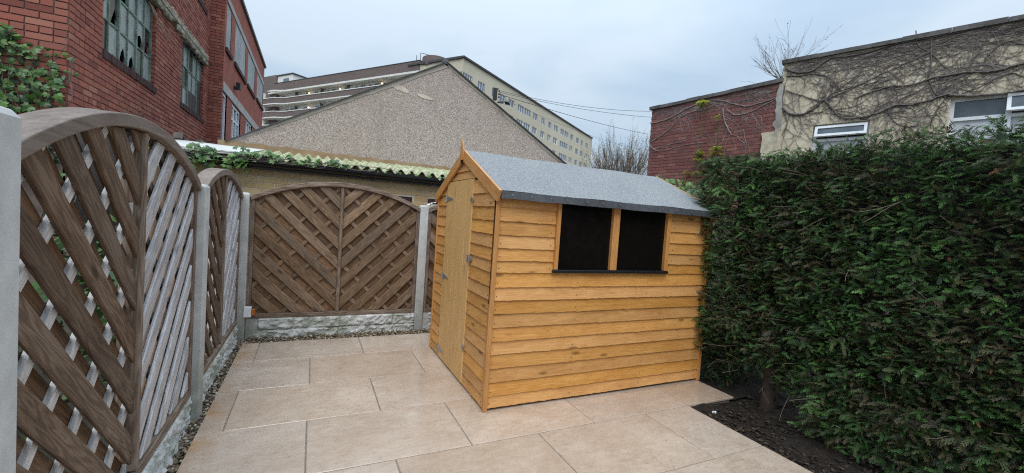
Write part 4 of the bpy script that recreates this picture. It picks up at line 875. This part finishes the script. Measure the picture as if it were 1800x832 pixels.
# ================================================================== CREEPER on the two right-hand walls
def smooth_path(pts, k=4):
    pts = [Vector(p) for p in pts]; out = []
    for i in range(len(pts)-1):
        p0, p1, p2, p3 = pts[max(i-1, 0)], pts[i], pts[i+1], pts[min(i+2, len(pts)-1)]
        for j in range(k):
            t = j/k; out.append(.5*((2*p1)+(p2-p0)*t+(2*p0-5*p1+4*p2-p3)*t*t+(3*p1-p0-3*p2+p3)*t**3))
    return out+[pts[-1]]
def creeper(label, O, X, N, traces, smin, smax, zmin, zmax, ntwig, holes, topband, seed, mat='vine_bark', tmat='vine_twig', k_=1.):
    rr = random.Random(seed); M = frame(O, X, UP, N); t = thing('bare_creeper', O+X*((smin+smax)/2)+UP*zmin, label, 'creeper', 'bare creepers on the right walls'); starts = []
    for pts, r in traces:
        q = [];
        for px, py in pts:
            w = meet(px, py, O, N)-O; q.append((w.dot(X), w.z))
        sm = smooth_path([(a, b, 0) for a, b in q], 5); P = []; r *= k_
        for i, v in enumerate(sm): P.append(M @ Vector((v.x+rr.uniform(-.006, .006), v.y+rr.uniform(-.008, .008), r*.9+.006)))
        m = MB(); m.tube(P, [r*(1-.35*i/len(P))*rr.uniform(.85, 1.15) for i in range(len(P))], 6); m.build('stem', mat, t, smooth=True)
        for i in range(1, len(sm)): 
            d = (sm[i]-sm[i-1]); starts.append((sm[i].x, sm[i].y, math.atan2(d.y, d.x), r*.55))
    m = MB(); n = 0
    def walk(s, z, a, r, L, depth):
        nonlocal n
        pts = []; step = .035; i = 0
        while i < L/step:
            if s < smin or s > smax or z > zmax or z < zmin or any(h[0] < s < h[1] and h[2] < z < h[3] for h in holes): break
            pts.append(M @ Vector((s, z, r+.004))); a += rr.gauss(0, .20); a += (math.pi/2*rr.choice((1, 1, -.3))-a)*.01; s += math.cos(a)*step; z += math.sin(a)*step
            if depth < 2 and rr.random() < .10: walk(s, z, a+rr.choice((-1, 1))*rr.uniform(.4, 1.1), r*.65, L*rr.uniform(.3, .7), depth+1)
            i += 1
        if len(pts) > 2: m.tube(pts, [max(.0022, r*(1-.7*k/len(pts))) for k in range(len(pts))], 3, False); n += 1
    while n < ntwig:
        s, z, a, r = rr.choice(starts); walk(s, z, a+rr.choice((-1, 1))*rr.uniform(.25, 1.3), min(.0085, r*rr.uniform(.5, 1.0)), rr.uniform(.25, 1.25), 0)
    k = 0
    while k < topband:
        s = rr.uniform(smin, smax); z = zmax-.02-abs(rr.gauss(0, .10)); a = rr.gauss(0, .25)+(math.pi if rr.random() < .5 else 0); walk(s, z, a, rr.uniform(.003, .008), rr.uniform(.3, 1.1), 1); k += 1
    m.build('twigs', tmat, t, kind='stuff')
crT = [([(1376, 190), (1387, 199), (1406, 202), (1424, 196), (1439, 184), (1448, 177), (1460, 187), (1472, 202), (1490, 209), (1514, 207), (1538, 200.7), (1560, 192), (1574, 186), (1604, 184), (1631, 178), (1652, 170), (1668, 166)], .020),
       ([(1668, 166), (1672, 168), (1700, 169.5), (1730, 168), (1772, 164), (1800, 158), (1850, 150)], .022),
       ([(1850, 104), (1800, 113), (1784, 116), (1760, 123.6), (1730, 127.5), (1700, 128), (1661, 134), (1640, 137), (1619, 145), (1592, 152), (1568, 152), (1530, 163), (1500, 175)], .017),
       ([(1381, 121), (1397, 127), (1421, 127), (1439, 118), (1460, 103), (1484, 100), (1520, 94), (1560, 82), (1620, 70), (1700, 55), (1800, 36)], .016),
       ([(1382, 135), (1409, 133), (1433, 130), (1460, 138), (1478, 160)], .010), ([(1382, 160), (1412, 169), (1445, 178), (1470, 168), (1496, 157), (1520, 146), (1534, 155), (1560, 152)], .011),
       ([(1637, 60), (1637, 104), (1634, 138), (1640, 160), (1650, 168)], .010), ([(1610, 55), (1613, 80), (1634, 92), (1660, 118), (1680, 130)], .008),
       ([(1450, 178), (1462, 166), (1478, 160), (1510, 150), (1550, 130), (1580, 118), (1634, 92)], .008), ([(1740, 60), (1722, 90), (1705, 118), (1690, 150), (1672, 166)], .009),
       ([(1520, 150), (1545, 140), (1560, 118), (1590, 112), (1637, 92)], .007), ([(1560, 192), (1570, 212), (1590, 222), (1610, 222)], .008), ([(1668, 166), (1650, 190), (1638, 215), (1625, 226)], .009),
       ([(1800, 80), (1770, 74), (1740, 95), (1725, 127)], .009), ([(1380, 150), (1376, 190), (1384, 215), (1376, 236)], .013), ([(1800, 135), (1770, 130), (1730, 150), (1690, 166)], .008)]
creeper('dense bare creeper spreading over the cream rendered wall around the windows', CF, CD, CN, crT, -.02, 4.6, 2.75, 4.69, 820, [cw1, cw2], 360, 21)
rdT = [([(1143, 217), (1158, 215), (1178, 208), (1206, 193), (1231, 182), (1251, 177), (1271, 178), (1291, 183), (1312, 187), (1332, 183), (1352, 177), (1372, 169)], .011),
       ([(1145, 250), (1168, 235), (1185, 220), (1198, 206), (1218, 197), (1238, 194), (1261, 183)], .009), ([(1158, 266), (1146, 260), (1142, 249), (1145, 243)], .009),
       ([(1148, 264), (1168, 257), (1190, 251), (1218, 244), (1241, 236)], .006), ([(1168, 266), (1190, 259), (1213, 254), (1240, 250)], .006), ([(1279, 193), (1291, 202), (1307, 201), (1327, 194), (1352, 181), (1370, 171)], .009),
       ([(1272, 192), (1274, 213), (1281, 228), (1287, 238)], .012), ([(1178, 213), (1215, 195), (1240, 172), (1262, 168)], .006), ([(1236, 184), (1240, 195), (1232, 205)], .005), ([(1362, 160), (1340, 165), (1318, 160), (1296, 165), (1270, 172)], .006)]
creeper('thin bare creeper on the dark red brick wall', RF, RD, RN, rdT, -.12, 2.9, 2.5, 4.35, 520, [], 330, 22, 'vine_pale', 'vine_pale', 1.35)
# ================================================================== SHRUBS, TREES
def grow(mb, p, d, L, r, depth, rr, spread=.5, up=.15, tips=None, kids=(2, 4), seg=5):
    pts = [Vector(p)]; d = Vector(d).normalized()
    for i in range(seg):
        d = (d+Vector((rr.gauss(0, .10), rr.gauss(0, .10), rr.gauss(0, .08)+up*.12))).normalized(); pts.append(pts[-1]+d*L/seg)
    mb.tube(pts, [max(r*(1-.55*i/seg), .0015) for i in range(seg+1)], 4 if depth else 5, False)
    if depth <= 0:
        if tips is not None: tips += pts[2:]
        return
    for k in range(rr.randint(*kids)):
        i = rr.randint(2, seg); nd = (d+Vector((rr.gauss(0, spread), rr.gauss(0, spread), rr.gauss(0, spread*.5)+up))).normalized(); grow(mb, pts[i], nd, L*rr.uniform(.5, .8), r*.55, depth-1, rr, spread, up, tips, kids, seg)
def leafquads(mb, tips, n, size, rr, spread=.05):
    for _ in range(n):
        c = rr.choice(tips)+Vector((rr.gauss(0, spread), rr.gauss(0, spread), rr.gauss(0, spread))); a = Vector((rr.gauss(0, 1), rr.gauss(0, 1), rr.gauss(0, .6))).normalized(); b = a.cross(Vector((rr.gauss(0, 1), rr.gauss(0, 1), rr.gauss(0, 1)))).normalized(); s = size*rr.uniform(.6, 1.3)
        mb.add([c-a*s, c+b*s*.5, c+a*s, c-b*s*.5], [(0, 1, 2, 3)])
rr = random.Random(5); b0 = RF+RD*2.86+UP*4.43-RN*.05
sh = thing('bare_shrub', b0, 'wispy bare shrub sprouting from the roof where the brick and cream buildings meet', 'shrub'); tips = []
for k in range(24):
    m = MB(); a = -1+2*k/23; grow(m, b0+RD*rr.uniform(-.03, .03), Vector((0, 0, 1))+RD*(-a*1.1-.25)*1.0+RN*rr.uniform(-.2, .3), rr.uniform(.36, .60), .0048, 2, rr, .30, .10, tips, (1, 3)); m.build('branch', 'twig_brown', sh)
m = MB(); grow(m, b0+RN*.06, -RD+UP*.05+RN*.1, .62, .006, 2, rr, .25, .05, tips, (1, 3)); m.build('branch', 'twig_brown', sh)
m = MB(); leafquads(m, tips, 130, .013, rr, .01); m.build('seed_heads', 'twig_brown', sh, kind='stuff')
tb_ = Vector((15.95, 19.25, 0)); tr = thing('bare_tree', tb_, 'bushy bare winter tree between the apartment block and the dark red brick building', 'tree'); tips = []; rr = random.Random(9)
m = MB(); m.tube([tb_, tb_+UP*1.2, tb_+UP*2.6], [.16, .14, .12], 8); m.build('trunk', 'bark_trunk', tr); lat = Vector((.77, -.635, 0))
for k in range(80):
    a = rr.uniform(-1, 1); m = MB(); p = tb_+UP*rr.uniform(1.8, 2.8)+lat*a*.35
    grow(m, p, UP*1+lat*a*.62+Vector((rr.gauss(0, .15), rr.gauss(0, .15), 0)), rr.uniform(1.8, 2.75)*(1-.25*abs(a)), .022, 2, rr, .22, .28, tips, (3, 5), 6); m.build('branch', 'twig_brown', tr)
m = MB(); leafquads(m, tips, 4200, .035, rr, .06); m.build('leaves', 'bare_tree_leaf', tr, kind='stuff')
# pinnate yellow-green saplings against the brick wall
def sapling(s, z0, z1, bunches, label):
    o = RF+RD*s+RN*.12; t = thing('sapling', o+UP*z0, label, 'sapling', 'yellow leaved saplings at the brick wall'); m = MB(); r_ = random.Random(label); m.tube([o+UP*(z0+(z1-z0)*i/8)+RD*r_.uniform(-.012, .012) for i in range(9)], [.011-.0008*i for i in range(9)], 5); m.build('stem', 'moss_green', t)
    for bz, bn, sp in bunches:
        m = MB()
        for k in range(bn):
            a = r_.uniform(0, 6.28); d = (RD*math.cos(a)+RN*math.sin(a)*.5+UP*r_.uniform(-.15, .5)).normalized(); L = r_.uniform(.5, 1)*sp; sd_ = d.cross(UP).normalized()
            for q in range(5):
                c = o+UP*bz+d*L*(.25+.19*q)-UP*.02*q
                for sg in (-1, 1): v = (sd_*sg+d*.5-UP*.15).normalized(); w = v.cross(UP).normalized()*.019; m.add([c, c+v*.045+w, c+v*.10, c+v*.045-w], [(0, 1, 2, 3)])
        m.build('leaf_spray', 'yellow_leaf', t)
sapling(1.33, 2.2, 4.32, [(4.28, 7, .15), (3.16, 7, .14), (2.97, 5, .12), (2.7, 3, .10)], 'tall thin sapling with yellow green tufts up to the coping of the dark red wall')
sapling(1.75, 2.4, 3.9, [(3.88, 2, .06), (3.2, 7, .17), (3.08, 4, .12)], 'shorter sapling with a yellow green tuft halfway up the dark red wall')
sapling(1.05, 1.9, 2.75, [(2.72, 3, .10), (2.5, 4, .12), (2.3, 4, .13)], 'lowest yellow green sapling just above the left end of the hedge')
# ---- ivy
def ivy_mesh(mat, k):
    r_ = random.Random(k); pr = [(0, 0), (.22, -.12), (.50, .10), (.33, .28), (.46, .62), (.20, .58), (0, 1.0), (-.20, .58), (-.46, .62), (-.33, .28), (-.50, .10), (-.22, -.12)]
    m = MB(); v = [(x*r_.uniform(.9, 1.1), y*r_.uniform(.92, 1.08), -.22*abs(x)+.10*math.sin(y*3)-.15*y*y) for x, y in pr]; m.add(v+[(0, .35, .06)], [(i, (i+1) % 12, 12) for i in range(12)]); return m.mesh('leaf', mat)
IV = {c: [ivy_mesh(c, k) for k in range(4)] for c in ('ivy_leaf', 'ivy_leaf_dark', 'ivy_leaf_pale')}
def ivy_leaf(par, p, N, size, kind, rr, droop=.5):
    N = (Vector(N)+Vector((rr.gauss(0, .4), rr.gauss(0, .4), rr.gauss(0, .4)+.25))).normalized(); Y = Vector((rr.gauss(0, .6), rr.gauss(0, .6), -droop+rr.gauss(0, .5))); Y = (Y-N*Y.dot(N)).normalized(); X = Y.cross(N)
    s = size*rr.uniform(.55, 1.25); placed('leaf', rr.choice(IV[kind]), frame(p, X*s, Y*s, N*s), par)
rr = random.Random(13)
iv = thing('ivy', (-2.8, 6.3, 1.0), 'thick green ivy climbing the corner of the brick factory above the nearest fence panel', 'ivy')
for k in range(9):
    x = rr.uniform(-3.05, -2.6); pts = [Vector((x, 6.30, .8))]; a = 0
    while pts[-1].z < rr.uniform(2.4, 3.0): pts.append(pts[-1]+Vector((rr.gauss(0, .05)+.004, rr.uniform(-.01, .01), .11)))
    m = MB(); m.tube(pts, [.010*(1-.6*i/len(pts)) for i in range(len(pts))], 5); m.build('stem', 'vine_bark', iv)
n = 0
while n < 285:
    x, z = rr.uniform(-3.2, -2.49), rr.uniform(1.5, 3.08); lim = 3.03-.85*max(0, (x+2.93))**1.0-(.25*max(0, x+2.62)); 
    if z > lim+rr.gauss(0, .03): continue
    ivy_leaf(iv, Vector((x, 6.30-abs(rr.gauss(0, .07)), z)), -EY, .085, 'ivy_leaf' if rr.random() < .7 else 'ivy_leaf_dark', rr); n += 1
mm = MB()
for k in range(170):
    x, z = rr.uniform(-3.2, -2.52), rr.uniform(1.4, 3.0)
    if z > 2.98-.85*max(0, (x+2.93))-(.25*max(0, x+2.62)): continue
    me_ = IV['ivy_leaf_dark'][k % 4]; s_ = .09*rr.uniform(.6, 1.2); M_ = Matrix.Translation((x, 6.33, z)) @ Matrix.Rotation(rr.uniform(2, 4.2), 4, 'Y') @ Matrix.Rotation(R(90)+rr.gauss(0, .4), 4, 'X') @ Matrix.Scale(s_, 4)
    mm.add([M_ @ v.co for v in me_.vertices], [tuple(p.vertices) for p in me_.polygons])
mm.build('inner_leaves', 'ivy_leaf_dark', iv, kind='stuff')
for k in range(7):                                                        # a tendril reaching right over the bricks
    ivy_leaf(iv, Vector((-2.80+.055*k, 6.31, 2.86-.012*k)), -EY, .060, 'ivy_leaf', rr)
for k in range(5): ivy_leaf(iv, Vector((-2.62+.055*k, 6.31, 2.66-.008*k)), -EY, .045, 'ivy_leaf', rr)
hb = thing('wild_undergrowth', (-1.7, 2.5, 0), 'dark green undergrowth seen only through the gaps of the nearest fence panel', 'undergrowth')
mm = MB()
for k in range(2600):
    p = Vector((rr.uniform(-2.3, -1.25), rr.uniform(.6, 5.4), 0)); p.z = rr.uniform(.0, 1.15); a = Vector((rr.gauss(0, 1), rr.gauss(0, 1), rr.gauss(0, .7))).normalized(); b = a.cross(Vector((rr.gauss(0, 1), rr.gauss(0, 1), 1))).normalized(); s = rr.uniform(.025, .06)
    mm.add([p-a*s, p+b*s*.7, p+a*s, p-b*s*.7], [(0, 1, 2, 3)])
mm.build('foliage', 'ivy_leaf_dark', hb, kind='stuff')
rv = thing('ivy', (-.8, 5.85, 1.9), 'trailing ivy tumbling over the left end of the corrugated roof and gutter', 'ivy'); rr = random.Random(31)
for k in range(6):
    pts = [Vector((-1.7+.1*k, 5.78, 1.87+rr.uniform(-.03, .01)))]
    for i in range(14+2*k): pts.append(pts[-1]+Vector((.09, rr.gauss(0, .006), rr.gauss(0, .008))))
    m = MB(); m.tube(pts, .004, 4); m.build('stem', 'vine_bark', rv)
def rleaf(x, dz, kind, size=.075, y=5.80): ivy_leaf(rv, Vector((x, y-abs(rr.gauss(0, .03)), 1.905+dz)), (0, -1, .5), size, kind, rr)
for k in range(120): rleaf(rr.uniform(-1.75, -.72), rr.gauss(-.015, .055)-.02, 'ivy_leaf_dark' if rr.random() < .55 else 'ivy_leaf')
for k in range(20): rleaf(rr.uniform(-.98, -.72), rr.uniform(-.20, -.05), 'ivy_leaf', .062)
for k in range(46): rleaf(rr.uniform(-.72, .1), rr.gauss(.0, .030), 'ivy_leaf' if rr.random() < .55 else 'ivy_leaf_pale', .07)
for k in range(18): rleaf(rr.gauss(.28, .07), rr.gauss(-.005, .025), 'ivy_leaf', .065)
for k in range(34): rleaf(rr.uniform(.1, 1.9), rr.gauss(-.02, .018), 'ivy_leaf_pale' if rr.random() < .6 else 'ivy_leaf_dark', .045)
sv = thing('ivy', (5.4, 4.9, 1.4), 'pale leaved ivy bush peeping over the far end of the shed roof', 'ivy'); rr = random.Random(17)
m = MB()
for k in range(7): grow(m, Vector((5.0+.2*k, 5.1, 0)), (rr.gauss(0, .1), 0, 1), 1.75, .02, 0, rr)
m.build('stem', 'vine_bark', sv, kind='stuff')
for k in range(150): 
    x = rr.uniform(4.7, 6.4); ivy_leaf(sv, Vector((x, 5.0+rr.gauss(0, .12), 2.16-abs(rr.gauss(0, .17)))), (-.4, -1, .4), .085, 'ivy_leaf' if rr.random() < .6 else 'ivy_leaf_dark', rr)
# ---- growth at the foot of the factory wall
dw_ = thing('dead_weed', (-2.42, 7.75, 2.26), 'reddish dead weed standing at the foot of the factory wall under the big window', 'weed'); rr = random.Random(2); tips = []
for k in range(7): m = MB(); grow(m, Vector((-2.42+rr.uniform(-.02, .02), 7.75+rr.uniform(-.2, .35), 2.25)), (rr.gauss(.1, .15), rr.gauss(0, .3), 1), rr.uniform(.2, .34), .004, 2, rr, .35, .1, tips, (2, 4)); m.build('stalk', 'twig_dead', dw_)
def tuft(name, c, label, n, s, mat='moss_green'):
    t = thing(name, c, label, 'plant'); m = MB(); r_ = random.Random(label); c = Vector(c)
    for k in range(n):
        a = r_.uniform(0, 6.28); d = Vector((math.cos(a)*.5+.25, math.sin(a), r_.uniform(.1, .9))).normalized(); w = d.cross(UP).normalized()*s*.10; p = c+Vector((r_.uniform(-.02, .05), r_.uniform(-.12, .12), 0)); L = s*r_.uniform(.5, 1.1)
        m.add([p-w*.4, p+d*L*.5+w, p+d*L-UP*L*.25, p+d*L*.5-w], [(0, 1, 2, 3)])
    m.build('leaves', mat, t, kind='stuff')
tuft('fern', (-2.42, 7.72, 2.27), 'small green fern growing at the wall foot beside the dead weed', 60, .13); tuft('wall_plant', (-2.38, 10.55, 2.42), 'green weeds on the rubble heap below the smaller steel window', 90, .20)
rub = thing('rubble_heap', (-2.3, 10.2, 2.2), 'heap of grey mossy rubble at the factory wall above the arched panel', 'rubble'); rr = random.Random(6)
for k in range(26):
    m = MB(); c = Vector((-2.36+rr.uniform(-.05, .25), 10.2+rr.gauss(0, .55), 2.22+abs(rr.gauss(0, .10)))); s = rr.uniform(.03, .075); m.add([c+Vector((x*s*rr.uniform(.6, 1.2), y*s*rr.uniform(.7, 1.6), z*s*rr.uniform(.5, 1))) for x, y, z in ((-1, -1, -1), (1, -1, -1), (1, 1, -1), (-1, 1, -1), (-1, -1, 1), (1, -1, 1), (1, 1, 1), (-1, 1, 1))], CUBE); m.build('stone', 'rubble_stone', rub)
m = MB()
for k in range(5): grow(m, Vector((WX+.0, 8.72+.05*k, 4.42)), (.35, rr.gauss(0, .2), -.9), rr.uniform(.45, .75), .007, 1, rr, .5, -.1, None, (1, 3)); 
m.build('dead_root', 'twig_dead', None, at=(WX, 8.8, 4.4), label='pale dead root hanging across the corner of the big broken window', cat='root')
# ---- overhead wires
def wire(a, b, sag, label, r=.007):
    a, b = Vector(a), Vector(b); m = MB(); m.tube([a+(b-a)*i/16-UP*sag*4*(i/16)*(1-i/16) for i in range(17)], r, 4); m.build('overhead_wire', 'dark_metal', None, at=a, label=label, cat='cable', group='overhead cables from the gable bracket')
E0 = RF+RD*RS0
wire((3.29, GY-.07, 3.93), E0+UP*4.33+RN*.02, .10, 'highest overhead cable from the gable bracket to the dark red wall', .0042)
wire((3.29, GY-.07, 3.90), E0+UP*4.18+RN*.02, .07, 'second highest overhead cable, close under the top one', .0042)
wire((3.29, GY-.07, 3.86), (10.999, 12.0, 4.81), .06, 'longest overhead cable sagging down behind the bare tree', .006)
wire((3.29, GY-.07, 3.80), (10.9, 12.2, 4.25), .12, 'lowest faint overhead cable crossing the apartment block', .003)
# ================================================================== CYPRESS HEDGE
hx = 3.20; hedge = thing('cypress_hedge', (3.6, 1.0, 0), 'tall dense dark green cypress hedge along the right side of the patio', 'hedge')
def frond(npair=6):
    v, f = [], []; q = lambda a, b, w: None
    def blade(p, d, L, w):
        n = (-d[1], d[0]); i = len(v); v.extend([(p[0]-n[0]*w*.5, p[1]-n[1]*w*.5, 0), (p[0]+d[0]*L*.5-n[0]*w, p[1]+d[1]*L*.5-n[1]*w, .02), (p[0]+d[0]*L, p[1]+d[1]*L, -.01), (p[0]+d[0]*L*.5+n[0]*w, p[1]+d[1]*L*.5+n[1]*w, .02)]); f.append((i, i+1, i+2, i+3))
    blade((0, 0), (1, 0), 1.0, .030)
    for k in range(npair):
        t = .10+.82*k/npair; L = .36*(1-t*.72)*random.uniform(.75, 1.2)
        for s in (-1, 1):
            a = s*R(random.uniform(26, 42)); d = (math.cos(a), math.sin(a)); blade((t+.02*s, 0), d, L, .032)
            if L > .24:
                for tt in (.5,):
                    for s2 in (-1, 1): a2 = a+s2*R(38); blade((t+d[0]*L*tt, d[1]*L*tt), (math.cos(a2), math.sin(a2)), L*.42*(1.1-tt), .028)
    return np.array(v), np.array(f)
FR = [frond() for _ in range(4)]
def sprays(name, n, sample, par):
    P, D, Nn, S, T = sample(n); allv, allf, allc = [], [], []; base = 0; which = RNG.integers(0, 4, n)
    for w in range(4):
        idx = np.where(which == w)[0]
        if not len(idx): continue
        v, f = FR[w]; d, nn = D[idx], Nn[idx]; nn = nn-d*(nn*d).sum(1, keepdims=True); nn /= np.linalg.norm(nn, axis=1, keepdims=True); b = np.cross(nn, d)
        droop = RNG.uniform(.05, .45, len(idx))[:, None]
        z = v[None, :, 2]-droop*(v[None, :, 0]**2)*.8
        vv = P[idx][:, None, :]+S[idx][:, None, None]*(v[None, :, 0:1]*d[:, None, :]+v[None, :, 1:2]*b[:, None, :]+z[..., None]*nn[:, None, :])
        k, m_ = vv.shape[:2]; allv.append(vv.reshape(-1, 3)); allf.append((f[None]+(np.arange(k)*m_)[:, None, None]).reshape(-1, 4)+base); base += k*m_
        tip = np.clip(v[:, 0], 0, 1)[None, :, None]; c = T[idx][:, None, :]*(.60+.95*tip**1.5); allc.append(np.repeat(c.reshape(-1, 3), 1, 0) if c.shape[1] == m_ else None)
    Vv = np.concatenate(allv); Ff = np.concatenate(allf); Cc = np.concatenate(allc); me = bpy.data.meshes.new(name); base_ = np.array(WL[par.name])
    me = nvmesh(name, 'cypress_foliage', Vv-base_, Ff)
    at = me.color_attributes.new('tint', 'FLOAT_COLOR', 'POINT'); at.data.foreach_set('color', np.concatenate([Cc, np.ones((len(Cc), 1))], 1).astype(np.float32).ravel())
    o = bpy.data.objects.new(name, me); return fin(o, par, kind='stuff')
def lownoise(y, z, s=0):
    return .5*np.sin(3.1*y+1.3*z+s)+.35*np.sin(5.3*z-2.2*y+2+s)+.3*np.sin(8.1*y+1.7+s)*np.sin(6.7*z+s)
def bottom(y): return np.where(y > 1.9, .22+.08*np.sin(y*9), np.where(y > 1.2, .03+.16*np.clip((y-1.25)/.6, 0, 1), .02))
PAL = np.array([(.058, .130, .032), (.044, .094, .028), (.092, .190, .046), (.070, .086, .032), (.088, .074, .038), (.034, .062, .023)])
def hedge_sample(face):
    def f(n):
        y = RNG.uniform(-1.6, 2.74, n); z = RNG.uniform(0, 1, n)
        if face == 'front':
            zb = bottom(y); z = zb+(2.03-zb)*z; x = hx+.075*lownoise(y, z)+.035*np.sin(17*y+5*z)*np.sin(14*z-6*y)+RNG.exponential(.085, n)-.02; x += .45*np.clip(.55-z, 0, 1)*(y > 1.7)+.18*np.clip(.5-z, 0, 1)
            x += np.clip((y-2.5)/.3, 0, 1)**2*.06
            Dn = np.stack([-np.abs(RNG.normal(.75, .3, n)), RNG.normal(.1, .75, n), RNG.normal(.02, .38, n)], 1)
        elif face == 'top':
            x = RNG.uniform(hx, hx+.95, n); z = 2.00+.05*lownoise(x*2, y)+RNG.normal(0, .035, n)-.03; Dn = np.stack([RNG.normal(-.45, .6, n), RNG.normal(0, .7, n), np.abs(RNG.normal(.28, .28, n))], 1)
        elif face == 'end':
            x = RNG.uniform(hx-.02, hx+.95, n); zb = .28; z = zb+(2.03-zb)*z; y = 2.72+.07*lownoise(x, z, 1)-RNG.exponential(.06, n); Dn = np.stack([RNG.normal(-.45, .55, n), np.abs(RNG.normal(.8, .3, n)), RNG.normal(.05, .4, n)], 1)
        elif face == 'corner':   # thin shaded growth low down behind the shed corner
            x = RNG.uniform(3.38, 4.1, n); y = RNG.uniform(2.45, 3.0, n); z = RNG.uniform(.0, .55, n); Dn = np.stack([-np.abs(RNG.normal(.6, .4, n)), RNG.normal(-.2, .6, n), RNG.normal(0, .4, n)], 1)
        elif face == 'trunk':   # fresh low shoots beside the first trunk
            y = RNG.normal(1.52, .09, n); z = RNG.uniform(.03, .28, n); x = 3.24+RNG.normal(0, .08, n); Dn = np.stack([-np.abs(RNG.normal(.8, .3, n)), RNG.normal(.3, .5, n), RNG.normal(-.1, .3, n)], 1)
        else:   # low skirt hanging over the soil
            y = RNG.uniform(-1.2, 1.62, n); z = RNG.uniform(.02, .42, n); x = hx-.02+RNG.exponential(.10, n)-.10*np.clip(1.35-y, 0, 1)*np.clip(.5-z, 0, 1); Dn = np.stack([-np.abs(RNG.normal(.8, .3, n)), RNG.normal(.2, .6, n), RNG.normal(-.15, .3, n)], 1)
        P = np.stack([x, y, z], 1); D = Dn/np.linalg.norm(Dn, axis=1, keepdims=True); N = np.stack([RNG.normal(-.55, .5, n), RNG.normal(0, .6, n), np.abs(RNG.normal(.75, .35, n))], 1)
        S = .034+.076*RNG.random(n)**1.8; patch = lownoise(y*1.7, z*1.9, 4)+.5*lownoise(y*4, z*4, 9)
        w = RNG.random(n)+.22*patch; idx = np.digitize(w, [.12, .34, .56, .76, .92]); order = np.array([4, 3, 5, 1, 0, 2]); T = PAL[order[np.clip(idx, 0, 5)]].copy(); T *= RNG.uniform(.75, 1.35, (n, 1))
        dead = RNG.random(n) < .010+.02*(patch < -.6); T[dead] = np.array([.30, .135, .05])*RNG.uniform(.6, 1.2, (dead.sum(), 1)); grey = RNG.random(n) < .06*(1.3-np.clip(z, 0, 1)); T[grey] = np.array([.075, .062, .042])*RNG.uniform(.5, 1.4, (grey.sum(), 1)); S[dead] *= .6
        return P, D, N, S, T
    return f
sprays('front_foliage', 40000, hedge_sample('front'), hedge); sprays('top_foliage', 10000, hedge_sample('top'), hedge); sprays('end_foliage', 5200, hedge_sample('end'), hedge); sprays('low_foliage', 4000, hedge_sample('low'), hedge); sprays('corner_foliage', 2600, hedge_sample('corner'), hedge); sprays('trunk_foliage', 420, hedge_sample('trunk'), hedge)
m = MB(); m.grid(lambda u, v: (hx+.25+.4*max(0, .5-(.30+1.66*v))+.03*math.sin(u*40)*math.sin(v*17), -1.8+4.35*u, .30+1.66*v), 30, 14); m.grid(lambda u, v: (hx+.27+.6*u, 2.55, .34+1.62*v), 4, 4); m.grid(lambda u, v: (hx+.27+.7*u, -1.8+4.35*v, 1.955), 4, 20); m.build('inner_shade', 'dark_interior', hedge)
rr = random.Random(44); m = MB()
for k in range(420):
    y, z = rr.uniform(-1.3, 2.6), rr.uniform(.2, 1.9); grow(m, Vector((hx+.26, y, z)), (-.8, rr.gauss(.1, .7), rr.gauss(.1, .4)), rr.uniform(.15, .36), .0035, 1, rr, .5, .05, None, (1, 2), 4)
m.build('dead_twigs', 'twig_brown', hedge, kind='stuff')
for y, x, l in ((2.05, 3.36, 0), (1.15, 3.5, 0), (.25, 3.5, 0), (-.65, 3.5, 0)):
    m = MB(); m.tube([(x-.01, y, -.08), (x, y+.01, .04), (x+.01, y, .3), (x+.06, y, .9), (x+.1, y, 1.7)], [.058, .047, .043, .036, .02], 10); m.build('trunk', 'bark_trunk', hedge, smooth=True)
# timber rail and green wire mesh behind the shed's right corner
m = MB(); m.box((3.285, 2.79, .22), (4.6, 2.825, .36)); m.build('timber_rail', 'old_timber', None, at=(3.9, 2.8, .22), label='dark weathered timber rail behind the right bottom corner of the shed', cat='rail')
wm = thing('wire_mesh_fence', (3.7, 2.74, 0), 'low dark green wire mesh at the foot of the hedge beside the shed corner', 'wire fence'); m = MB()
for k in range(-6, 22):
    for sg in (-1, 1):
        p = [(3.285+k*.045+sg*.20*t/6, 2.735, -.03+.21*t/6) for t in range(7)]; p = [q for q in p if 3.28 <= q[0] <= 4.2]
        if len(p) > 1: m.tube(p, .0022, 4)
m.build('mesh_wire', 'green_wire', wm, kind='stuff'); m = MB(); m.tube([(3.275, 2.735, .182), (4.2, 2.735, .182)], .004, 5); m.build('top_wire', 'green_wire', wm)
m = MB(); m.grid(lambda u, v: (2.84+.028*u+.006*math.sin(v*5), 2.13+.02*v, -.022+.014*math.sin(u*7+v*4)), 6, 4); m.build('paper_scrap', 'paper_white', None, at=(2.85, 2.14, -.03), label='small pale scrap of paper on the dark soil by the patio corner', cat='litter')
